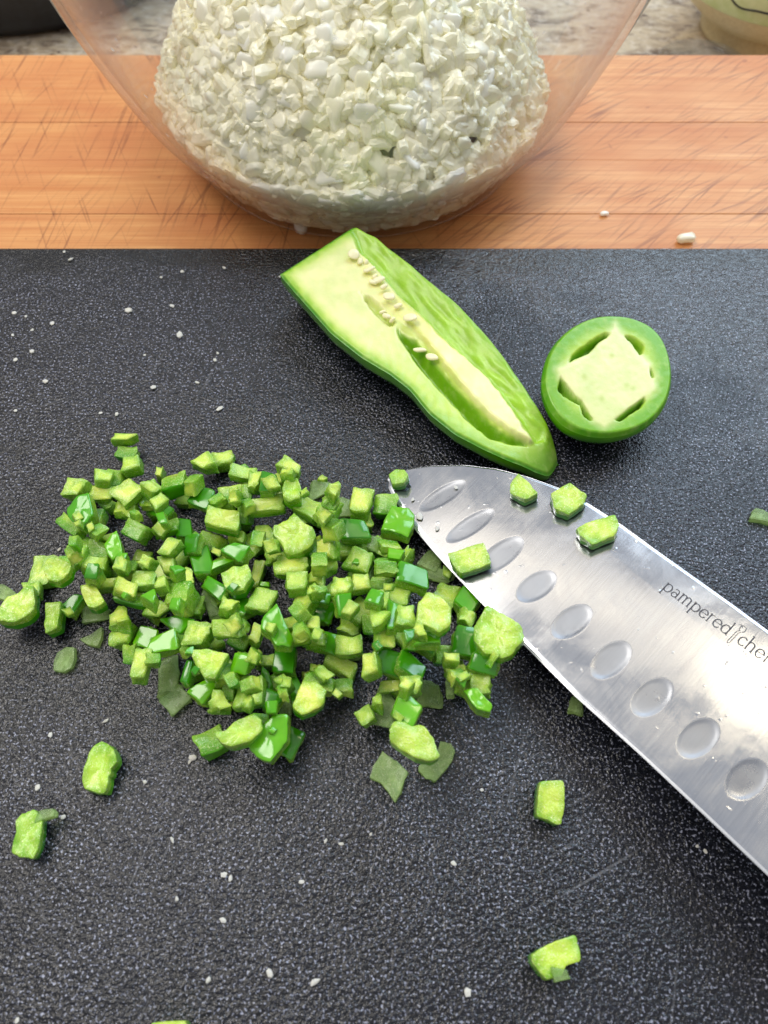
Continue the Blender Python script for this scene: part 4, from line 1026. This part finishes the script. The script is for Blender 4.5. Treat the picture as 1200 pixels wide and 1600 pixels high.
# lettering etched near the spine
def arc(cx_, cy_, rx, ry, a0, a1, w0_=0.10, w1_=0.17, n=18):
    """stroke along an ellipse; heavier on its sides than at top and bottom"""
    o = []
    for i in range(n + 1):
        a = math.radians(a0 + (a1 - a0) * i / n); o.append((cx_ + rx * math.cos(a), cy_ + ry * math.sin(a), w0_ + (w1_ - w0_) * abs(math.cos(a)) ** 1.5))
    return o
def ln(x0, y0, x1, y1, w_=0.15, w2=None): return [(x0, y0, w_), (x1, y1, w2 or w_)]
def serif(x, y, l=0.17): return [(x - l, y, 0.05), (x + l, y, 0.05)]
G = {
 'p': (1.06, [ln(.16, 1.0, .16, -.50), arc(.50, .49, .40, .47, 155, -155), serif(.18, -.50), [(.0, .93, .05), (.16, 1.0, .08)]]),
 'a': (0.92, [arc(.38, .68, .27, .29, 150, 0, .08, .14), ln(.66, .70, .66, .12), arc(.78, .12, .12, .10, 180, 290, .07, .12), arc(.36, .28, .29, .27, 20, 340, .09, .15)]),
 'm': (1.52, [ln(.16, 1.0, .16, 0), arc(.42, .66, .26, .31, 160, 0), ln(.68, .66, .68, 0), arc(.96, .66, .28, .31, 165, 0), ln(1.24, .66, 1.24, 0), serif(.16, 0), serif(.68, 0), serif(1.24, 0), [(.0, .93, .05), (.16, 1.0, .08)]]),
 'e': (0.96, [arc(.46, .48, .39, .48, 5, 325), ln(.10, .53, .82, .53, .07)]),
 'r': (0.70, [ln(.16, 1.0, .16, 0), arc(.42, .66, .26, .30, 165, 55, .08, .15), serif(.16, 0), [(.0, .93, .05), (.16, 1.0, .08)]]),
 'd': (1.08, [ln(.82, 1.62, .82, .0), arc(.48, .49, .40, .47, 25, 335), serif(.90, 0, .10), [(.66, 1.56, .05), (.82, 1.62, .08)]]),
 'c': (0.88, [arc(.46, .48, .39, .48, 45, 318)]),
 'h': (1.10, [ln(.16, 1.62, .16, 0), arc(.48, .64, .32, .33, 165, 0), ln(.80, .64, .80, 0), serif(.16, 0), serif(.80, 0), [(.0, 1.56, .05), (.16, 1.62, .08)]]),
 'f': (0.62, [ln(.24, 1.25, .24, 0), arc(.46, 1.25, .22, .33, 180, 40, .08, .14), ln(.02, .95, .52, .95, .07), serif(.26, 0)]),
 '*': (0.98, [arc(.66, 1.55, .30, .36, 250, -60, .07, .09, 26), [(.52, 1.30, .07), (.36, .95, .08), (.34, .2, .09), (.30, -.45, .09), (.42, -.62, .08), (.56, -.45, .08), (.58, .2, .08), (.60, .9, .07)], [(.10, 1.72, .05), (.34, 1.86, .08), (.52, 1.72, .06)], [(.60, .95, .07), (.74, 1.2, .07)]]),
}
A0 = np.array(kuv(1033, 921)); A1 = np.array(kuv(1136, 995))
T1 = (A1 - A0); LT = np.linalg.norm(T1); T1 /= LT; T2 = np.array([-T1[1], T1[0]])
if T2[1] < 0: T2 = -T2
tot = sum(G[ch][0] for ch in 'pampered'); xs = LT / tot
lv = []; lf = []; pen = 0.0
for ch in 'pampered*chef':
    adv, strokes = G[ch]
    for st in strokes:
        pts = [((pen + q[0]) * xs, q[1] * xs * 1.10, q[2] * xs) for q in st]
        b0 = len(lv)
        for i, (x, y, w_) in enumerate(pts):
            xa, ya, _ = pts[max(i - 1, 0)]; xb, yb, _ = pts[min(i + 1, len(pts) - 1)]
            dx, dy = xb - xa, yb - ya; L_ = math.hypot(dx, dy) or 1; nx, ny = -dy / L_, dx / L_
            for sg in (1, -1):
                c2 = A0 + T1 * (x + nx * w_ / 2 * sg) + T2 * (y + ny * w_ / 2 * sg)
                lv.append((c2[0], c2[1], 0.00030 + 0.00010 + 0.00004))
        lf += [(b0 + 2 * i, b0 + 2 * i + 1, b0 + 2 * i + 3, b0 + 2 * i + 2) for i in range(len(pts) - 1)]
    pen += adv
link('lettering', mesh_np('lettering', lv, lf, False), [m_ink], kn_root)
# chilli bits stuck on the blade
kp = k0 + kn * 0.00040
for (x, y, w_, h_, kd, dg, lab) in [
    (624, 750, 28, 22, 'F', -20, 'small pale chilli bit stuck on the very tip of the knife'),
    (732, 874, 60, 40, 'F', -16, 'dark green chilli chip on the blade near the cutting edge'),
    (817, 764, 38, 32, 'F', 20, 'triangular chilli bit on the blade near the tip, leftmost of three along the spine'),
    (888, 782, 46, 42, 'F', -20, 'squarish chilli piece on the blade, middle of three along the spine'),
    (932, 829, 58, 36, 'F', -12, 'bright green chilli piece on the spine of the blade, rightmost of three')]:
    poly_piece((x, y), kd, lab, 'chilli bits stuck to the knife blade', plane=(kp, kn), T=0.0030)

# ------------------------------------------------------------------ long lamp whose reflection streaks the blade
def mirror(p): 
    d = np.dot(p - k0, kn); return p - 2 * d * kn
def virt(x, y, dist): return CP + ray(x, y) * dist
va, vb = virt(640, 830, 1.25), virt(1310, 1125, 1.25); vm = virt(975, 975, 1.25)
ra, rb, rm = mirror(va), mirror(vb), mirror(vm)
cen_l = (ra + rb) / 2; ln_v = Vector((rb - ra).tolist()); tgt = Vector((0.06, 0.08, 0)); zax = (Vector(cen_l.tolist()) - tgt).normalized()
xax = (ln_v - zax * ln_v.dot(zax)).normalized(); yax = zax.cross(xax)
l = bpy.data.lights.new('ceiling_lamp_light', 'AREA'); l.shape = 'RECTANGLE'; l.size = float(ln_v.length); l.size_y = 0.062; l.energy = 0.30; l.color = (1.0, 0.84, 0.60)
o = bpy.data.objects.new('ceiling_lamp_light', l); COL.objects.link(o)
o.matrix_world = Matrix(((xax[0], yax[0], zax[0], cen_l[0]), (xax[1], yax[1], zax[1], cen_l[1]), (xax[2], yax[2], zax[2], cen_l[2]), (0, 0, 0, 1)))
hot = mirror(virt(1225, 1085, 1.25))
area('streak_end_light', tuple(float(a) for a in hot), tuple(tgt), 0.16, 0.07, 0.40, (1.0, 0.84, 0.56), 0.4)  # small lamp added to brighten the right end of the blade's streak
print('lamp at', cen_l, 'len', ln_v.length)

# ------------------------------------------------------------------ chopped onion
OV = [dice_variant(700 + i, 2, 0.10, 0.12, (m_onion,), skin=False, bevel=0.18, curved=0.14) for i in range(24)]
BC = np.array([BX, BY, Z_MAPLE]); HC = np.array([0.0035, 0.004])   # heap centre, offset from the bowl axis
def heap_top(x, y):
    dx, dy = x - HC[0], y - HC[1]; r = math.hypot(dx, dy * 0.95)
    n = 0.0035 * mnoise.noise(Vector((x * 55, y * 55, 3))) + 0.0015 * mnoise.noise(Vector((x * 140, y * 140, 8)))
    n -= 0.17 * dx * min(1.0, r / 0.05)
    return 0.071 - 0.020 * (r / 0.050) ** 2.0 - 0.012 * max(0, (r - 0.045) / 0.02) ** 1.5 + n
onions = []
orn = random.Random(5)
def onion_piece(pos, R, s3):
    v_i = orn.randrange(len(OV)); return (pos, R, s3, v_i)
# against the glass
tries = 0
for k in range(3400):
    a = orn.uniform(0, 2 * math.pi) if k % 3 == 0 else orn.gauss(-math.pi / 2, 0.75); z = 0.0040 + 0.055 * orn.random() ** 1.25
    ri = float(inner_r(z)); d = np.array([math.cos(a), math.sin(a)])
    if z > heap_top(d[0] * ri, d[1] * ri) + 0.002: continue
    dr = (float(inner_r(z + .001)) - float(inner_r(z - .001))) / .002; nrm_ = Vector((-d[0], -d[1], min(dr, 0.45))).normalized()
    Q = Vector((0, 0, 1)).rotation_difference(nrm_).to_matrix() @ Matrix.Rotation(orn.uniform(0, 6.28), 3, 'Z') @ Euler((orn.gauss(0, .12), orn.gauss(0, .12), 0)).to_matrix()
    f_ = 1.25 if z < 0.02 else 1.0; s3 = (orn.uniform(.006, .0105) * f_, orn.uniform(.005, .0078) * f_, orn.uniform(.0022, .0036))
    onions.append(('w', np.array([d[0] * ri, d[1] * ri, z]) + np.array(nrm_) * (s3[2] * 0.62 + 0.0006), Q, s3, orn.randrange(len(OV))))
for k in range(260):   # flat bottom
    a = orn.uniform(0, 6.28); r = 0.056 * orn.random() ** 0.3; s3 = (orn.uniform(.005, .009), orn.uniform(.004, .0065), .003)
    onions.append(('w', np.array([r * math.cos(a), r * math.sin(a), 0.0031 + 0.0020]), Matrix.Rotation(a * 3, 3, 'Z'), s3, orn.randrange(len(OV))))
# heap surface, two layers
for lay, cnt in ((0.0028, 1600), (0.0, 2200)):
    n_ok = 0
    while n_ok < cnt:
        x, y = orn.uniform(-.085, .085), orn.uniform(-.085, .085); z = heap_top(x, y) - lay
        if z < 0.010: continue
        ri = float(inner_r(z)) - 0.0035
        if math.hypot(x, y) > ri: continue
        e = 0.001; gx = (heap_top(x + e, y) - heap_top(x - e, y)) / (2 * e); gy = (heap_top(x, y + e) - heap_top(x, y - e)) / (2 * e)
        if orn.random() > math.sqrt(1 + gx * gx + gy * gy) / 2.2: continue
        nv = Vector((-gx, -gy, 1)).normalized()
        Q = Vector((0, 0, 1)).rotation_difference(nv).to_matrix() @ Euler((orn.gauss(0, .42), orn.gauss(0, .42), orn.uniform(0, 6.28))).to_matrix()
        s3 = (orn.uniform(.0046, .0084), orn.uniform(.0036, .0056), orn.uniform(.0020, .0036))
        onions.append(('t', np.array([x, y, z]), Q, s3, orn.randrange(len(OV)))); n_ok += 1
# keep every piece inside the glass
placed = []
for kd, pos, Q, s3, vi in onions:
    co = OV[vi][1] * np.array(s3); q = co @ np.array(Q).T + pos
    for _ in range(3):
        rr2 = np.hypot(q[:, 0], q[:, 1]); lim = inner_r(np.clip(q[:, 2], 0.0036, 0.11)) - 0.0003
        over = (rr2 - lim).max() - 0.0011
        if over > 0:
            d = pos[:2] / (np.linalg.norm(pos[:2]) + 1e-9); pos = pos - np.array([d[0], d[1], 0]) * over; q = co @ np.array(Q).T + pos
        low = 0.0033 - q[:, 2].min()
        if low > 0: pos = pos + np.array([0, 0, low]); q[:, 2] += low
    placed.append((kd, pos, Q, s3, vi))
def score(it):
    kd, pos, Q, s3, vi = it; w = pos + BC; x, y = proj(w)
    if not (-5 < x < 1205 and -12 < y < 400): return -1
    d = w - CP; d /= np.linalg.norm(d)
    if kd == 't':
        facing = 1.0 if pos[2] > heap_top(pos[0], pos[1]) - 0.002 else 0.35
    else:
        n2 = np.array([pos[0], pos[1], -0.03]); n2 /= np.linalg.norm(n2); facing = max(0, -np.dot(n2, d)) * 1.3
        if pos[1] > 0.0: facing = 0
    return facing * s3[0] * s3[1] * px_per_m(w) ** 2
ranked = sorted(placed, key=score, reverse=True)
for it in ranked[:300]:
    kd, pos, Q, s3, vi = it
    o = link('onion_piece', OV[vi][0]); o.location = [float(a) for a in pos + BC]; o.rotation_euler = Q.to_euler(); o.scale = s3
    tag(o, 'small white chopped onion piece among many alike in the glass bowl', 'onion piece', 'chopped onion pieces in the glass bowl')
av = []; af = []; nb = 0
for kd, pos, Q, s3, vi in ranked[300:]:
    me, co = OV[vi]; q = (co * np.array(s3)) @ np.array(Q).T + pos + BC
    av.append(q); af += [tuple(nb + i for i in p.vertices) for p in me.polygons]; nb += len(q)
# the packed inside of the heap
n = 48; R = 14; cv = []
for i in range(R + 1):
    for k in range(n):
        a = 2 * math.pi * k / n; r = 0.058 * i / R; x, y = r * math.cos(a), r * math.sin(a); z = heap_top(x, y) - 0.0018
        while math.hypot(x, y) > inner_r(max(z, .006)) - 0.0065: x *= .97; y *= .97
        cv.append((x + BC[0], y + BC[1], max(z, .006) + BC[2]))
for i in range(R):
    for k in range(n): af.append((nb + i * n + k, nb + (i + 1) * n + k, nb + (i + 1) * n + (k + 1) % n, nb + i * n + (k + 1) % n))
av.append(np.array(cv)); nb += len(cv)
cv = []
for i in range(R + 1):
    for k in range(n):
        a = 2 * math.pi * k / n; z = 0.0052 + 0.045 * i / R; r = float(inner_r(z)) - 0.0048; x, y = r * math.cos(a), r * math.sin(a)
        t = heap_top(x, y) - 0.0028; z = min(z, max(t, .0052)); r = min(r, float(inner_r(z)) - .0048); cv.append((r * math.cos(a) + BC[0], r * math.sin(a) + BC[1], z + BC[2]))
for i in range(R):
    for k in range(n): af.append((nb + i * n + k, nb + i * n + (k + 1) % n, nb + (i + 1) * n + (k + 1) % n, nb + (i + 1) * n + k))
av.append(np.array(cv))
o = link('chopped_onion', mesh_np('chopped_onion', np.vstack(av), af, False), [m_onion])
tag(o, 'mass of chopped white onion filling the glass bowl beneath the topmost pieces', 'chopped onion', kind='stuff')
# stray onion bits on the maple board and by the dark board's far edge
for (x, y, w_, h_, zt, lab) in [(468, 358, 24, 34, Z_MAPLE, 'square translucent onion bit on the maple board in front of the glass bowl'),
                                (1071, 373, 26, 20, Z_MAPLE, 'small white onion bit on the maple board by the dark board edge at right'),
                                (946, 331, 14, 10, Z_MAPLE, 'tiny onion flake on the maple board right of the bowl'),
                                (240, 612, 0, 0, 0, None)]:
    if not lab: continue
    p = P(x, y, zt + 0.0013); s = px_per_m(p); me, co = OV[int(x) % 24]
    o = link('onion_piece', me); o.scale = (w_ / s, h_ / s * 0.8, 0.0026 if w_ > 20 else 0.0012); o.rotation_euler = (0, 0, 0.15)
    o.location = (float(p[0]), float(p[1]), zt + 0.0016 if w_ > 20 else zt + 0.0008); tag(o, lab, 'onion piece')

# ------------------------------------------------------------------ pale crumbs on the dark board
def crumb_mesh(seed):
    r_ = random.Random(seed); bm = bmesh.new(); bmesh.ops.create_icosphere(bm, subdivisions=1, radius=0.5)
    for v in bm.verts: v.co *= r_.uniform(0.7, 1.2); v.co.z *= 0.6
    me = bpy.data.meshes.new('crumb'); bm.to_mesh(me); bm.free(); me.materials.append(m_crumb); return me
CM = [crumb_mesh(i) for i in range(6)]
CR = [(22, 489, 9), (40, 494, 7), (82, 505, 8), (50, 515, 6), (20, 523, 5), (50, 549, 8), (24, 562, 8), (71, 596, 10), (201, 485, 10), (270, 478, 7), (268, 477, 6), (281, 523, 9), (252, 433, 6), (285, 424, 6), (350, 418, 7), (110, 405, 8), (100, 393, 6),
      (226, 554, 7), (240, 605, 10), (308, 597, 9), (343, 639, 9), (340, 551, 6), (157, 645, 7), (182, 647, 9), (24, 641, 8), (92, 858, 9), (336, 562, 6),
      (165, 1126, 10), (79, 1148, 9), (301, 1184, 12), (296, 1190, 8), (226, 1222, 11), (99, 1276, 12), (269, 1312, 10), (350, 1366, 12), (360, 1372, 9), (349, 1438, 12), (326, 1531, 15), (421, 1520, 14), (492, 1534, 13), (730, 1550, 15), (533, 1318, 11), (509, 1313, 8), (709, 1348, 10), (753, 1234, 7), (276, 1404, 9), (471, 1378, 8), (58, 1230, 8), (26, 1594, 9), (579, 1303, 6), (1103, 1330, 9), (1090, 1322, 6), (438, 432, 5)]
UL = {(92, 858): 'pale crumb beside the left of the chilli pile', (730, 1550): 'biggest white crumb near the bottom right of the dark board', (326, 1531): 'leftmost of three white crumbs along the bottom edge', (492, 1534): 'rightmost of three white crumbs along the bottom edge', (421, 1520): 'middle of three white crumbs along the bottom edge'}
for i, (x, y, w_) in enumerate(CR):
    p = P(x, y, 0.0004); s = px_per_m(p); d = w_ / s
    o = link('crumb', CM[i % 6]); cr_ = random.Random(x * 7 + y); d *= cr_.uniform(0.75, 1.25); o.scale = (d * cr_.uniform(0.8, 1.4), d * cr_.uniform(.6, 1.1), d * 0.7); o.location = (float(p[0]), float(p[1]), d * 0.22); o.rotation_euler = (0, 0, i * 1.3)
    tag(o, UL.get((x, y), 'tiny pale crumb among many alike scattered on the dark board'), 'crumb', 'pale crumbs scattered on the dark board')
for (x, y, w_) in [(655, 808, 16), (712, 762, 9), (645, 781, 8), (683, 826, 9)]:
    p = PP(x, y, kp, kn); s = px_per_m(p); d = w_ / s
    o = link('crumb', CM[int(x) % 6]); o.scale = (d, d * .8, d * .35); o.location = [float(a) for a in p + kn * d * 0.1]; o.rotation_euler = (0, 0, x)
    tag(o, {655: 'largest pale crumb stuck on the knife by its cutting edge near the tip', 712: 'tiny pale crumb on the first hollow of the knife blade', 645: 'tiny pale crumb on the knife just below the tip piece', 683: 'tiny pale crumb lowest of those stuck by the knife tip'}[x], 'crumb', 'pale crumbs stuck near the knife tip')
